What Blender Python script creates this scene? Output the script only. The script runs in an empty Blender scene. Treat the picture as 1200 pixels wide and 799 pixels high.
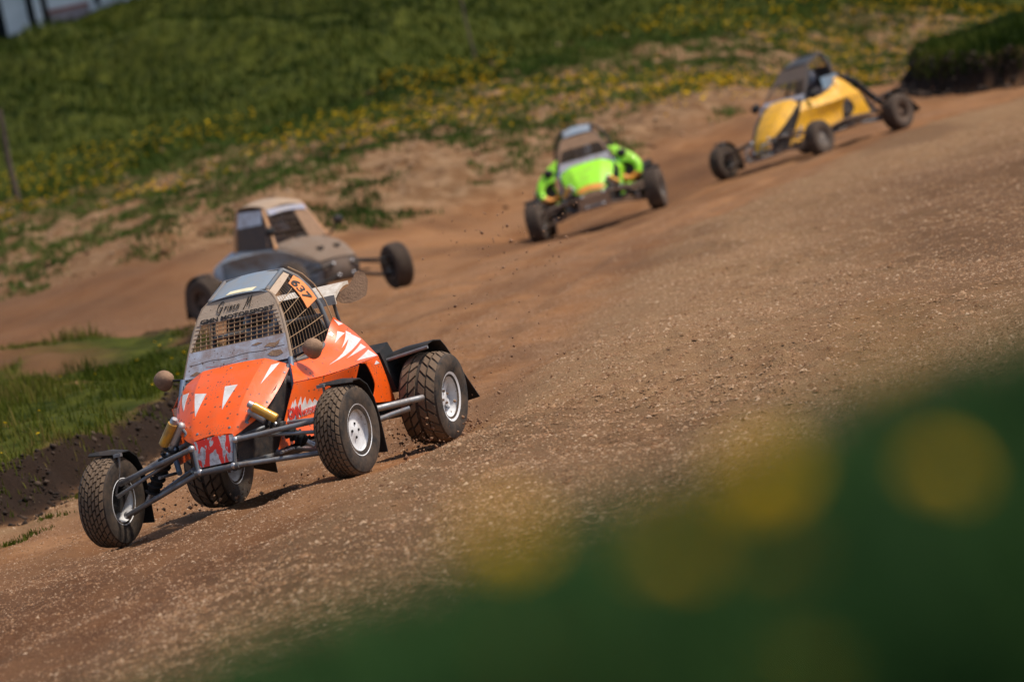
import bpy, bmesh, math, random
import numpy as np
from mathutils import Vector, Matrix, Euler

random.seed(7)
RNG = np.random.default_rng(11)
C = bpy.context.scene.collection
SC = bpy.context.scene
R = math.radians

# ------------------------------------------------------------------ camera, sky, sun, exposure
CAM_H = 2.35
ROLL, PITCH, FPX = R(12.5), math.atan(333 / 6667.0), 6667.0
cam_data = bpy.data.cameras.new('camera')
cam = bpy.data.objects.new('camera', cam_data)
C.objects.link(cam)
cam_data.lens, cam_data.sensor_width = 200.0, 36.0
cam_data.clip_start, cam_data.clip_end = 0.2, 3000.0
cam_data.dof.use_dof = True
cam_data.dof.focus_distance = 35.3
cam_data.dof.aperture_fstop = 2.9
cam_data.dof.aperture_blades = 0
cr_, sr_, cp_, sp_ = math.cos(ROLL), math.sin(ROLL), math.cos(PITCH), math.sin(PITCH)
fwd = Vector((0, cp_, -sp_))
upw = Vector((0, sp_, cp_))
rgt = Vector((1, 0, 0))
cx = rgt * cr_ - upw * sr_
cy = rgt * sr_ + upw * cr_
M = Matrix((cx, cy, -fwd)).transposed().to_4x4()
M.translation = Vector((0, 0, CAM_H))
cam.matrix_world = M
SC.camera = cam

SUN_EL, SUN_AZ = R(58), R(98)          # azimuth from +Y towards +X: high, from the right
world = bpy.data.worlds.new('World')
SC.world = world
world.use_nodes = True
wn = world.node_tree
wn.nodes.clear()
sky = wn.nodes.new('ShaderNodeTexSky')
sky.sky_type = 'NISHITA'
sky.sun_disc = False
sky.sun_elevation = SUN_EL
sky.sun_rotation = SUN_AZ
sky.dust_density = 2.0
bg = wn.nodes.new('ShaderNodeBackground')
bg.inputs['Strength'].default_value = 0.12
wo = wn.nodes.new('ShaderNodeOutputWorld')
wn.links.new(sky.outputs[0], bg.inputs[0])
wn.links.new(bg.outputs[0], wo.inputs[0])
sun_d = bpy.data.lights.new('sun', 'SUN')
sun_d.energy, sun_d.angle, sun_d.color = 3.3, R(6.0), (1.0, 0.91, 0.79)
sun = bpy.data.objects.new('sun', sun_d)
C.objects.link(sun)
sdir = Vector((math.sin(SUN_AZ) * math.cos(SUN_EL), math.cos(SUN_AZ) * math.cos(SUN_EL), math.sin(SUN_EL)))
sun.rotation_euler = sdir.to_track_quat('Z', 'Y').to_euler()
SC.view_settings.view_transform = 'Standard'
SC.view_settings.look = 'None'
SC.view_settings.exposure = 0.24
SC.view_settings.gamma = 1.0
SC.cycles.use_denoising = True
SC.cycles.max_bounces = 6

# ------------------------------------------------------------------ helpers
def at(px, py, y):
    """world point seen at photograph pixel (px, py) at world depth y"""
    a, b = px - 600, py - 399.5
    r, u = a * cr_ - b * sr_, -a * sr_ - b * cr_
    d = np.array([r, FPX * cp_ + u * sp_, -FPX * sp_ + u * cp_])
    return np.array([0, 0, CAM_H]) + d * (y / d[1])

def hash2(ix, iy, seed):
    h = (ix.astype(np.int64) * 374761393 + iy.astype(np.int64) * 668265263 + seed * 974711) & 0x7fffffff
    h = ((h ^ (h >> 13)) * 1274126177) & 0x7fffffff
    return ((h ^ (h >> 16)) & 0xffff) / 65535.0

def vnoise(x, y, seed=0):
    ix, iy = np.floor(x), np.floor(y)
    fx, fy = x - ix, y - iy
    fx, fy = fx * fx * (3 - 2 * fx), fy * fy * (3 - 2 * fy)
    a, b = hash2(ix, iy, seed), hash2(ix + 1, iy, seed)
    c, d = hash2(ix, iy + 1, seed), hash2(ix + 1, iy + 1, seed)
    return (a * (1 - fx) + b * fx) * (1 - fy) + (c * (1 - fx) + d * fx) * fy * 1.0

def fbm(x, y, seed=0, o=4):
    s, a, t = 0.0, 0.5, 0.0
    for k in range(o):
        s = s + a * vnoise(x * 2 ** k, y * 2 ** k, seed + k)
        t += a
        a *= 0.5
    return s / t

def sstep(a, b, x):
    t = np.clip((x - a) / (b - a), 0, 1)
    return t * t * (3 - 2 * t)

def tag(o, label=None, cat=None, group=None, kind=None):
    if label: o['label'] = label
    if cat: o['category'] = cat
    if group: o['group'] = group
    if kind: o['kind'] = kind
    return o

def empty(name, parent=None, loc=(0, 0, 0), rot=None):
    o = bpy.data.objects.new(name, None)
    C.objects.link(o)
    o.empty_display_size = 0.2
    if parent: o.parent = parent
    o.location = loc
    if rot is not None: o.rotation_euler = rot
    return o

class MB:
    """collects shapes into one mesh"""
    def __init__(s):
        s.v, s.f = [], []
    def add(s, vs, fs):
        n = len(s.v)
        s.v += [tuple(p) for p in vs]
        s.f += [tuple(i + n for i in f) for f in fs]
        return s
    def box(s, c, size, rot=None, taper=1.0):
        hx, hy, hz = [k / 2 for k in size]
        vs = [Vector((x * hx * (taper if z > 0 else 1), y * hy * (taper if z > 0 else 1), z * hz)) for z in (-1, 1) for y in (-1, 1) for x in (-1, 1)]
        m = Euler(rot).to_matrix() if rot is not None else Matrix.Identity(3)
        vs = [m @ v + Vector(c) for v in vs]
        return s.add(vs, [(0, 2, 3, 1), (4, 5, 7, 6), (0, 1, 5, 4), (2, 6, 7, 3), (0, 4, 6, 2), (1, 3, 7, 5)])
    def tube(s, pts, r, n=8, caps=True, closed=False):
        pts = [Vector(p) for p in pts]
        rs = r if isinstance(r, (list, tuple)) else [r] * len(pts)
        N = len(pts)
        vs, fs = [], []
        ref = None
        for i, p in enumerate(pts):
            a = pts[(i - 1) % N] if (i > 0 or closed) else p
            b = pts[(i + 1) % N] if (i < N - 1 or closed) else p
            t = (b - a).normalized()
            if ref is None:
                ref = t.orthogonal().normalized()
            ref = (ref - t * ref.dot(t)).normalized()
            bi = t.cross(ref)
            for k in range(n):
                an = 2 * math.pi * k / n
                vs.append(p + (ref * math.cos(an) + bi * math.sin(an)) * rs[i])
        M_ = N if closed else N - 1
        for i in range(M_):
            j = (i + 1) % N
            for k in range(n):
                fs.append((i * n + k, i * n + (k + 1) % n, j * n + (k + 1) % n, j * n + k))
        if caps and not closed:
            fs.append(tuple(range(n))[::-1])
            fs.append(tuple((N - 1) * n + k for k in range(n)))
        return s.add(vs, fs)
    def lathe(s, prof, n=40, axis='y', c=(0, 0, 0), a0=0.0, a1=2 * math.pi):
        full = abs(a1 - a0 - 2 * math.pi) < 1e-6
        k_ = n if full else n + 1
        vs, fs = [], []
        for r, h in prof:
            for k in range(k_):
                an = a0 + (a1 - a0) * k / n
                a, b = r * math.cos(an), r * math.sin(an)
                p = {'y': (a, h, b), 'z': (a, b, h), 'x': (h, a, b)}[axis]
                vs.append((p[0] + c[0], p[1] + c[1], p[2] + c[2]))
        for i in range(len(prof) - 1):
            for k in range(n):
                fs.append((i * k_ + k, i * k_ + (k + 1) % k_, (i + 1) * k_ + (k + 1) % k_, (i + 1) * k_ + k))
        return s.add(vs, fs)
    def ball(s, c, rx, ry=None, rz=None, n=12, m=8):
        ry, rz = ry or rx, rz or rx
        vs = [(c[0], c[1], c[2] + rz)]
        for i in range(1, m):
            t = math.pi * i / m
            for k in range(n):
                p = 2 * math.pi * k / n
                vs.append((c[0] + rx * math.sin(t) * math.cos(p), c[1] + ry * math.sin(t) * math.sin(p), c[2] + rz * math.cos(t)))
        vs.append((c[0], c[1], c[2] - rz))
        fs = [(0, 1 + k, 1 + (k + 1) % n) for k in range(n)]
        for i in range(m - 2):
            for k in range(n):
                fs.append((1 + i * n + k, 1 + (i + 1) * n + k, 1 + (i + 1) * n + (k + 1) % n, 1 + i * n + (k + 1) % n))
        l = len(vs) - 1
        fs += [(l, 1 + (m - 2) * n + (k + 1) % n, 1 + (m - 2) * n + k) for k in range(n)]
        return s.add(vs, fs)
    def sheet(s, G, th=0.004):
        """a sheet of thickness th from a grid of points G[i][j]"""
        G = np.asarray(G, float)
        a, b = G.shape[:2]
        du, dv = np.gradient(G, axis=0), np.gradient(G, axis=1)
        nn = np.cross(du, dv)
        nn /= np.linalg.norm(nn, axis=-1, keepdims=True) + 1e-9
        top, bot = (G + nn * th / 2).reshape(-1, 3), (G - nn * th / 2).reshape(-1, 3)
        off = a * b
        ix = lambda i, j: i * b + j
        fs = []
        for i in range(a - 1):
            for j in range(b - 1):
                q = (ix(i, j), ix(i + 1, j), ix(i + 1, j + 1), ix(i, j + 1))
                fs.append(q)
                fs.append(tuple(k + off for k in q[::-1]))
        for i in range(a - 1):
            fs.append((ix(i, 0), ix(i, 0) + off, ix(i + 1, 0) + off, ix(i + 1, 0)))
            fs.append((ix(i + 1, b - 1), ix(i + 1, b - 1) + off, ix(i, b - 1) + off, ix(i, b - 1)))
        for j in range(b - 1):
            fs.append((ix(0, j + 1), ix(0, j + 1) + off, ix(0, j) + off, ix(0, j)))
            fs.append((ix(a - 1, j), ix(a - 1, j) + off, ix(a - 1, j + 1) + off, ix(a - 1, j + 1)))
        return s.add(np.concatenate([top, bot]), fs)
    def plate(s, poly, nrm, th=0.006):
        """a flat polygon plate with thickness"""
        P = [Vector(p) for p in poly]
        d = Vector(nrm).normalized() * th
        n = len(P)
        fs = [tuple(range(n)), tuple(range(2 * n - 1, n - 1, -1))] + [(i, i + n, (i + 1) % n + n, (i + 1) % n) for i in range(n)]
        return s.add(P + [p - d for p in P], fs)
    def mesh(s, name, mat, smooth=True, angle=40):
        me = bpy.data.meshes.new(name)
        me.from_pydata([tuple(map(float, p)) for p in s.v], [], s.f)
        bm = bmesh.new()
        bm.from_mesh(me)
        bmesh.ops.recalc_face_normals(bm, faces=bm.faces)
        bm.to_mesh(me)
        bm.free()
        me.materials.append(mat)
        if smooth:
            me.set_sharp_from_angle(angle=R(angle))
            for p in me.polygons: p.use_smooth = True
            me.set_sharp_from_angle(angle=R(angle))
        return me
    def build(s, name, mat, parent=None, smooth=True, angle=40):
        o = bpy.data.objects.new(name, s.mesh(name, mat, smooth, angle))
        C.objects.link(o)
        if parent: o.parent = parent
        return o

def link(name, me, parent=None):
    o = bpy.data.objects.new(name, me)
    C.objects.link(o)
    if parent: o.parent = parent
    return o

def cr1(P, t):
    n = len(P) - 1
    i = min(int(t), n - 1)
    f = t - i
    def g(k):
        if k < 0: return 2 * P[0] - P[1]
        if k > n: return 2 * P[n] - P[n - 1]
        return P[k]
    a, b, c, d = g(i - 1), g(i), g(i + 1), g(i + 2)
    return .5 * ((2 * b) + (c - a) * f + (2 * a - 5 * b + 4 * c - d) * f * f + (3 * b - a - 3 * c + d) * f ** 3)

class Surf:
    """smooth patch through a grid of control points"""
    def __init__(s, ctrl, lin=0.0):
        s.c, s.lin = np.array(ctrl, float), lin
        s.n, s.m = s.c.shape[0] - 1, s.c.shape[1] - 1
    def __call__(s, a, b):
        p = cr1(np.array([cr1(r, b) for r in s.c]), a)
        if s.lin:
            i = min(int(b), s.m - 1)
            q = cr1(s.c[:, i] * (1 - b + i) + s.c[:, i + 1] * (b - i), a)
            p = p * (1 - s.lin) + q * s.lin
        return p
    def grid(s, na, nb, a0=0, a1=None, b0=0, b1=None):
        a1 = s.n if a1 is None else a1
        b1 = s.m if b1 is None else b1
        return np.array([[s(a, b) for b in np.linspace(b0, b1, nb)] for a in np.linspace(a0, a1, na)])
    def normal(s, a, b):
        e = 0.01
        a0, b0 = min(a, s.n - e), min(b, s.m - e)
        d = np.cross(s(a0 + e, b0) - s(a0, b0), s(a0, b0 + e) - s(a0, b0))
        return d / (np.linalg.norm(d) + 1e-12)

def spike(mb, S, tip, a, b, off, n=7):
    """a claw-shaped sticker on patch S: from the edge a-b it narrows to tip"""
    rows = []
    for k in range(n):
        t = k / (n - 1)
        l = [a[i] + (tip[i] - a[i]) * t for i in (0, 1)]
        r = [b[i] + (tip[i] - b[i]) * t for i in (0, 1)]
        rows.append([S(*l) + S.normal(*l) * off, S(*r) + S.normal(*r) * off])
    return mb.sheet(rows, 0.0012)

def mirror_y(G):
    G = np.array(G, float).copy()
    G[..., 1] *= -1
    return G

# ------------------------------------------------------------------ materials
def nodes_of(m):
    m.use_nodes = True
    return m.node_tree

def ramp(nt, fac, stops):
    n = nt.nodes.new('ShaderNodeValToRGB')
    while len(n.color_ramp.elements) > 1:
        n.color_ramp.elements.remove(n.color_ramp.elements[-1])
    for i, (p, c) in enumerate(stops):
        e = n.color_ramp.elements[0] if i == 0 else n.color_ramp.elements.new(p)
        e.position = p
        e.color = (*c, 1) if len(c) == 3 else c
    nt.links.new(fac, n.inputs[0])
    return n.outputs[0]

def noise(nt, vec, scale, detail=4, rough=.6, dist=0):
    n = nt.nodes.new('ShaderNodeTexNoise')
    n.inputs['Scale'].default_value = scale
    n.inputs['Detail'].default_value = detail
    n.inputs['Roughness'].default_value = rough
    n.inputs['Distortion'].default_value = dist
    nt.links.new(vec, n.inputs['Vector'])
    return n.outputs['Fac']

def mixc(nt, fac, a, b):
    n = nt.nodes.new('ShaderNodeMix')
    n.data_type = 'RGBA'
    for sock, v in ((n.inputs[0], fac), (n.inputs[6], a), (n.inputs[7], b)):
        if hasattr(v, 'is_output'): nt.links.new(v, sock)
        elif isinstance(v, (int, float)): sock.default_value = v
        else: sock.default_value = (*v, 1)
    return n.outputs[2]

def mth(nt, op, a, b=None):
    n = nt.nodes.new('ShaderNodeMath')
    n.operation = op
    for i, v in enumerate((a, b)):
        if v is None: continue
        if hasattr(v, 'is_output'): nt.links.new(v, n.inputs[i])
        else: n.inputs[i].default_value = v
    return n.outputs[0]

def coords(nt, kind='Object'):
    return nt.nodes.new('ShaderNodeTexCoord').outputs[kind]

def bump(nt, h, strength, dist):
    n = nt.nodes.new('ShaderNodeBump')
    n.inputs['Strength'].default_value = strength
    n.inputs['Distance'].default_value = dist
    nt.links.new(h, n.inputs['Height'])
    return n.outputs[0]

DUST = (.26, .155, .095)
def mat(name, col, rough=.5, metal=0.0, dirt=.3, dirt_col=DUST, scale=9, coat=0.0, speck=0.0, bmp=.15):
    """paint, plastic or metal that has picked up dried mud: a noise-driven cover of dust and mud specks"""
    m = bpy.data.materials.new(name)
    nt = nodes_of(m)
    p = nt.nodes['Principled BSDF']
    v = coords(nt)
    n1 = noise(nt, v, scale, 6, .65, .4)
    c0 = .62 - dirt * .55
    f = ramp(nt, n1, [(max(c0 - .12, 0), (0, 0, 0)), (min(c0 + .2, 1), (1, 1, 1))])
    f = mth(nt, 'MULTIPLY', f, min(1, .35 + dirt))
    base = mixc(nt, f, col, dirt_col)
    if speck > 0:
        vo = nt.nodes.new('ShaderNodeTexVoronoi')
        vo.inputs['Scale'].default_value = 26
        nt.links.new(v, vo.inputs['Vector'])
        sz = mth(nt, 'MULTIPLY', noise(nt, v, 5, 2), .42 * speck)
        s = mth(nt, 'LESS_THAN', vo.outputs['Distance'], sz)
        base = mixc(nt, mth(nt, 'MULTIPLY', s, .85), base, (.12, .07, .045))
        v2 = nt.nodes.new('ShaderNodeTexVoronoi')
        v2.inputs['Scale'].default_value = 75
        nt.links.new(v, v2.inputs['Vector'])
        s2 = mth(nt, 'LESS_THAN', v2.outputs['Distance'], mth(nt, 'MULTIPLY', ramp(nt, noise(nt, v, 3.5, 3), [(.45, (0, 0, 0)), (.75, (1, 1, 1))]), .55 * speck))
        base = mixc(nt, mth(nt, 'MULTIPLY', s2, .7), base, (.20, .115, .07))
    nt.links.new(base, p.inputs['Base Color'])
    nt.links.new(ramp(nt, f, [(0, (rough,) * 3), (1, (.9,) * 3)]), p.inputs['Roughness'])
    p.inputs['Metallic'].default_value = metal
    p.inputs['Coat Weight'].default_value = coat
    if bmp: nt.links.new(bump(nt, noise(nt, v, scale * 5, 5), bmp, .01), p.inputs['Normal'])
    return m

MT = {}
MT['orange'] = mat('orange_paint', (1.0, .125, .009), .34, 0, .06, (.42, .15, .06), 9, .2, .85, .05)
MT['lime'] = mat('lime_paint', (.35, .86, .02), .45, 0, .16, (.28, .32, .06), 7, .1, .6, .05)
MT['yellow'] = mat('yellow_paint', (.88, .45, .012), .45, 0, .20, (.40, .18, .05), 9, .1, 1.0, .06)
MT['silver'] = mat('silver_grey_paint', (.46, .53, .58), .45, .1, .36, (.26, .18, .12), 5, .1, .2, .06)
MT['white'] = mat('white_sticker', (.78, .76, .74), .45, 0, .15, DUST, 14, 0, 0, 0)
MT['black'] = mat('black_plastic', (.008, .008, .009), .8, 0, .05, (.12, .075, .05), 9)
MT['charcoal'] = mat('charcoal_sheet', (.035, .036, .04), .5, .2, .25, (.14, .09, .06), 14, 0, .5)
MT['tube'] = mat('bare_steel_tube', (.30, .32, .34), .38, .6, .32, (.17, .11, .075), 10)
MT['pillar'] = mat('blue_steel_tube', (.20, .27, .36), .4, .3, .25, (.2, .14, .1), 8)
MT['window_brown'] = mat('dusty_window', (.085, .062, .050), .7, 0, .4, (.15, .10, .07), 6)
MT['cage'] = mat('dusty_cage_tube', (.12, .15, .18), .45, .3, .3, (.22, .15, .10), 8)
MT['wire'] = mat('muddy_wire', (.44, .28, .15), .75, 0, .4, (.30, .19, .11), 25)
MT['mud'] = mat('mud_coat', (.17, .095, .058), .92, 0, .5, (.33, .20, .12), 14, 0, 0, .5)
MT['visor_mud'] = mat('muddy_visor', (.38, .27, .185), .8, 0, .5, (.50, .38, .28), 16, 0, .5, .3)
MT['frame_mud'] = mat('muddy_frame', (.20, .17, .14), .7, .1, .5, (.36, .25, .17), 14)
MT['sheet'] = mat('grey_blue_sheet', (.46, .50, .58), .5, 0, .34, (.24, .125, .07), 13, 0, .7, .12)
MT['shield'] = mat('blue_grey_shield', (.16, .27, .38), .45, 0, .15, DUST, 8)
MT['roof'] = mat('grey_roof', (.25, .30, .35), .4, .15, .16, (.34, .26, .18), 5, 0, .2, .05)
MT['cream'] = mat('cream_sticker', (.85, .76, .50), .5, 0, .12, DUST, 10, 0, 0, 0)
MT['plate'] = mat('orange_plate', (.92, .27, .06), .5, 0, .22, (.4, .18, .08), 20, 0, 0, 0)
MT['tread'] = mat('dusty_tread', (.030, .024, .019), .9, 0, .62, (.165, .108, .066), 14, 0, 0, .3)
MT['rubber'] = mat('dusty_rubber', (.014, .013, .013), .85, 0, .30, (.135, .086, .052), 11, 0, 0, .3)
MT['rubber_mud'] = mat('muddy_rubber', (.018, .016, .015), .88, 0, .60, (.085, .056, .038), 8, 0, 0, .4)
MT['rim_white'] = mat('white_rim', (.82, .83, .85), .4, 0, .12, (.27, .18, .12), 12, 0, .4, .05)
MT['rim_grey'] = mat('dusty_rim', (.38, .37, .36), .5, .2, .45, (.16, .11, .07), 12)
MT['bonnet_dust'] = mat('dust_caked_bonnet', (.22, .175, .135), .7, 0, .55, (.18, .118, .078), 5, 0, .6, .1)
MT['shade'] = mat('pale_shade', (.82, .84, .87), .5, 0, .22, DUST, 7)
MT['rim_dark'] = mat('muddy_rim', (.10, .09, .085), .6, .3, .6, (.2, .13, .09), 12)
MT['gold'] = mat('gold_canister', (.80, .40, .035), .3, .25, .28, (.30, .19, .10), 16, .2, .3, .05)
MT['alu'] = mat('aluminium', (.62, .63, .66), .3, .8, .25, (.25, .17, .12), 14)
MT['ink'] = mat('black_ink', (.02, .016, .014), .6, 0, .1, (.1, .07, .05), 20, 0, 0, 0)
MT['red_ink'] = mat('red_ink', (.75, .03, .015), .5, 0, .1, DUST, 20, 0, 0, 0)
MT['blue'] = mat('blue_ink', (.03, .05, .35), .5, 0, .2, DUST, 20, 0, 0, 0)
MT['suit'] = mat('driver_suit', (.03, .035, .06), .85, 0, .3, (.12, .08, .06), 12)
MT['glove'] = mat('driver_glove', (.02, .02, .022), .8, 0, .2, DUST, 12)
MT['helmet'] = mat('helmet_shell', (.05, .06, .09), .3, 0, .15, DUST, 6, .3)
MT['visor'] = mat('helmet_visor', (.01, .012, .016), .1, 0, .05, DUST, 6, .5, 0, 0)
MT['tan'] = mat('tan_orange_paint', (.60, .25, .07), .5, 0, .40, (.45, .30, .19), 5)
MT['tan_dust'] = mat('dusty_tan_roof', (.40, .235, .12), .7, 0, .6, (.36, .26, .18), 5)
MT['bluestrip'] = mat('blue_visor_strip', (.20, .24, .42), .45, 0, .4, (.45, .40, .34), 9)
MT['wing'] = mat('pale_wing', (.80, .74, .64), .5, 0, .38, (.36, .25, .17), 10, 0, .3)
MT['roof_dark'] = mat('dark_roof', (.035, .04, .045), .6, .1, .2, (.1, .07, .05), 6)
MT['orange_trim'] = mat('orange_trim', (.90, .32, .02), .45, 0, .25, DUST, 9, 0, .3)

def nose_material():
    """red paint torn off in ragged patches, grey-white filler beneath"""
    m = bpy.data.materials.new('torn_red_nose')
    nt = nodes_of(m)
    p = nt.nodes['Principled BSDF']
    mp = nt.nodes.new('ShaderNodeMapping')
    mp.inputs['Scale'].default_value = (.1, 1, .42)
    nt.links.new(coords(nt), mp.inputs[0])
    n1 = noise(nt, mp.outputs[0], 19, 3, .5, .6)
    f = ramp(nt, n1, [(.475, (0, 0, 0)), (.49, (1, 1, 1))])
    n2 = noise(nt, coords(nt), 40, 4)
    pale = mixc(nt, ramp(nt, n2, [(.45, (0, 0, 0)), (.7, (1, 1, 1))]), (.62, .58, .58), (.30, .24, .22))
    nt.links.new(mixc(nt, f, (.86, .03, .008), pale), p.inputs['Base Color'])
    p.inputs['Roughness'].default_value = .42
    return m
MT['nose'] = nose_material()

# ------------------------------------------------------------------ car poses (world)
def car_rot(yaw, bank, pitch=0.0):
    """heading = (-sin yaw, -cos yaw); bank lifts the left side; pitch lifts the nose"""
    s, c = math.sin(R(yaw)), math.cos(R(yaw))
    B = Matrix(((-s, c, 0), (-c, -s, 0), (0, 0, 1)))
    return B @ Matrix.Rotation(R(bank), 3, 'X') @ Matrix.Rotation(-R(pitch), 3, 'Y')

class Pose:
    def __init__(s, o, yaw, bank, body_bank=None, pitch=0.0, wb=1.55, tf=1.66, tr=1.58):
        s.o = Vector(o)
        s.G = car_rot(yaw, bank, pitch)
        s.B = car_rot(yaw, bank if body_bank is None else body_bank, pitch)
        s.wb, s.tf, s.tr = wb, tf, tr
    def ground(s, x, y, z=0.0): return s.o + s.G @ Vector((x, y, z))
    def body(s, x, y, z): return s.B.transposed() @ (s.G @ Vector((x, y, z)))
    def matrix(s):
        m = s.B.to_4x4()
        m.translation = s.o
        return m

POSE = {
    'orange': Pose((-1.556, 35.6, -.041), 22, 5.15, .7, 0, 1.55, 1.665, 1.572),
    'green': Pose((1.573, 78, -.233), 3, 4.0, None, 0, 1.55, 1.68, 1.58),
    'yellow': Pose((4.638, 78, .021), 42, 2.6, None, -2.3, 1.86, 1.72, 1.64),
    'grey': Pose((-2.353, 69, -.132), -42, -2.3, None, 0, 1.69, 1.66, 1.6),
}

# ------------------------------------------------------------------ terrain
CTRL = []
for k, q in POSE.items():
    for sx in (-1, 1):
        for sy in (-1, 1):
            CTRL.append(q.ground(sx * q.wb / 2 * 1.1, sy * q.tf / 2 * 1.1, .04 if k == 'yellow' else 0))
hp = POSE['orange']
for x, y in ((2.2, 0), (-2.5, -.3), (0, 1.9), (0, -1.7), (2.2, 1.5), (2.2, -1.5)):
    p = hp.ground(x, y)
    p.z = p.z * .8
    CTRL.append(p)
CTRL += [Vector(p) for p in (
    (-3.9, 40.2, -.17), (-3.3, 42.3, -.15), (-2.8, 44, -.12), (-2.8, 27.5, -.10), (-1.4, 25, -.03), (.5, 30, .12), (2.8, 31.8, .18), (5, 35, .2),
    (0, 38, .09), (1.5, 44, .08), (-.5, 48, 0), (-1.5, 55, -.05), (2.2, 62, .0), (4.5, 52, .08), (7, 62, .1), (5.2, 73.5, .06), (7.8, 79, .06), (10, 75, .15),
    (-6, 36, -.15), (-10, 34, -.1), (-8, 52, -.05), (-5, 64, .0), (-12, 60, .1), (0, 66, -.1), (3.2, 72, -.08), (12, 60, .2), (14, 90, .3), (-.3, 71, -.17),
    (-8, 25, -.1), (6, 24, .2), (-8, 10, 0), (8, 10, .2), (0, 10, 0), (0, 0, 0))]
for px, py, y in ((0, 335, 81), (100, 300, 80.5), (230, 262, 80.5), (400, 235, 82), (520, 205, 84), (620, 176, 86), (750, 140, 88), (850, 105, 92), (1010, 95, 98), (1100, 60, 105),
                  (20, 236, 95), (150, 205, 95), (320, 168, 96), (450, 138, 96), (620, 97, 100), (800, 52, 105), (1000, 8, 111),
                  (0, 130, 108), (200, 95, 110), (420, 60, 108), (700, 30, 112),
                  (0, 60, 126), (180, 10, 134), (400, -20, 128), (600, -15, 122), (900, -40, 122), (1200, 20, 118), (1200, -60, 135),
                  (15, 43, 140), (180, 2, 140)):
    CTRL.append(Vector(at(px, py, y)))
CTRL += [Vector(p) for p in ((-40, 150, 6.2), (0, 160, 6.2), (40, 150, 4.5), (-60, 90, 3), (60, 90, 2), (-40, 30, .2), (40, 30, .3), (-60, -20, 0), (60, -20, 0), (25, 115, 2.0), (-25, 110, 4.0), (-22, 85, 1.3), (25, 80, .4))]
CT = np.array([tuple(p) for p in CTRL])
_sc = np.array([1.0, 0.45])
def _phi(d2): return np.sqrt(d2 + .8)
_d = ((CT[:, None, :2] - CT[None, :, :2]) * _sc) ** 2
_K = -_phi(_d.sum(-1)) + np.eye(len(CT)) * -.02
_P = np.c_[np.ones(len(CT)), CT[:, :2]]
_A = np.block([[_K, _P], [_P.T, np.zeros((3, 3))]])
_W = np.linalg.solve(_A, np.r_[CT[:, 2], 0, 0, 0])

def base_z(x, y):
    x, y = np.asarray(x, float), np.asarray(y, float)
    out = _W[-3] + _W[-2] * x + _W[-1] * y
    for k in range(len(CT)):
        out = out - _W[k] * _phi((x - CT[k, 0]) ** 2 + ((y - CT[k, 1]) * .45) ** 2)
    return out

def poly_sd(x, y, poly):
    """signed distance to a closed polygon, positive inside"""
    P = np.array(poly, float)
    d = np.full(np.shape(x), 1e9)
    ins = np.zeros(np.shape(x), bool)
    for i in range(len(P)):
        a, b = P[i], P[(i + 1) % len(P)]
        e = b - a
        t = np.clip(((x - a[0]) * e[0] + (y - a[1]) * e[1]) / (e @ e), 0, 1)
        d = np.minimum(d, np.hypot(x - a[0] - t * e[0], y - a[1] - t * e[1]))
        c = (a[1] > y) != (b[1] > y)
        with np.errstate(divide='ignore', invalid='ignore'):
            ins ^= c & (x < e[0] * (y - a[1]) / (e[1] if e[1] else 1e-9) + a[0])
    return np.where(ins, d, -d)

ISLAND = [(-2.15, 49.5), (-2.5, 46.0), (-2.85, 43.6), (-3.3, 41.8), (-3.85, 40.2), (-6, 36), (-12, 31), (-22, 40), (-22, 58), (-8, 61), (-5.0, 61), (-3.4, 60), (-2.6, 56)]
KNOLL = [(6.75, 88.5), (7.05, 86.6), (7.7, 85.2), (9.5, 83.6), (14, 81), (24, 84), (24, 104), (12, 101), (7.6, 95)]

def curve_x(pts, y):
    P = np.array(pts, float)
    return np.interp(y, P[:, 1], P[:, 0])
# the worn racing line: its right-hand (camera-side) edge, x at given y
SHOULDER = [(-3.2, 22), (-2.4, 27), (-1.2, 33), (-.35, 37), (.35, 44), (1.15, 54), (2.1, 63), (4.0, 72), (5.4, 76), (8.6, 82), (14, 90)]

def far_verge(x, y):
    """how far (m) a point lies beyond the far edge of the track"""
    e = np.interp(x, [-30, -12, -9, -6, -4, -2, 0, 2, 4, 6, 8, 11, 30], [72, 74, 76, 77, 77, 78, 80.5, 83, 86, 90, 94, 100, 120])
    return y - e

def hill_top(x, y):
    """how far (m) a point lies beyond the foot of the grass hill"""
    e = np.interp(x, [-30, -12, -8, -5, -2, 0, 3, 7, 10, 30], [93, 93.5, 94, 95, 96.5, 99, 103, 109, 113, 130])
    return y - e

def layers(x, y):
    x, y = np.asarray(x, float), np.asarray(y, float)
    wob = (fbm(x * .9, y * .45, 3) - .5)
    isl = poly_sd(x, y, ISLAND) + wob * .55 + (fbm(x * 4, y * 2.2, 33) - .5) * .22
    kno = poly_sd(x, y, KNOLL) + wob * .5 + (fbm(x * 3, y * 3, 35) - .5) * .25
    return isl, kno, wob

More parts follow.
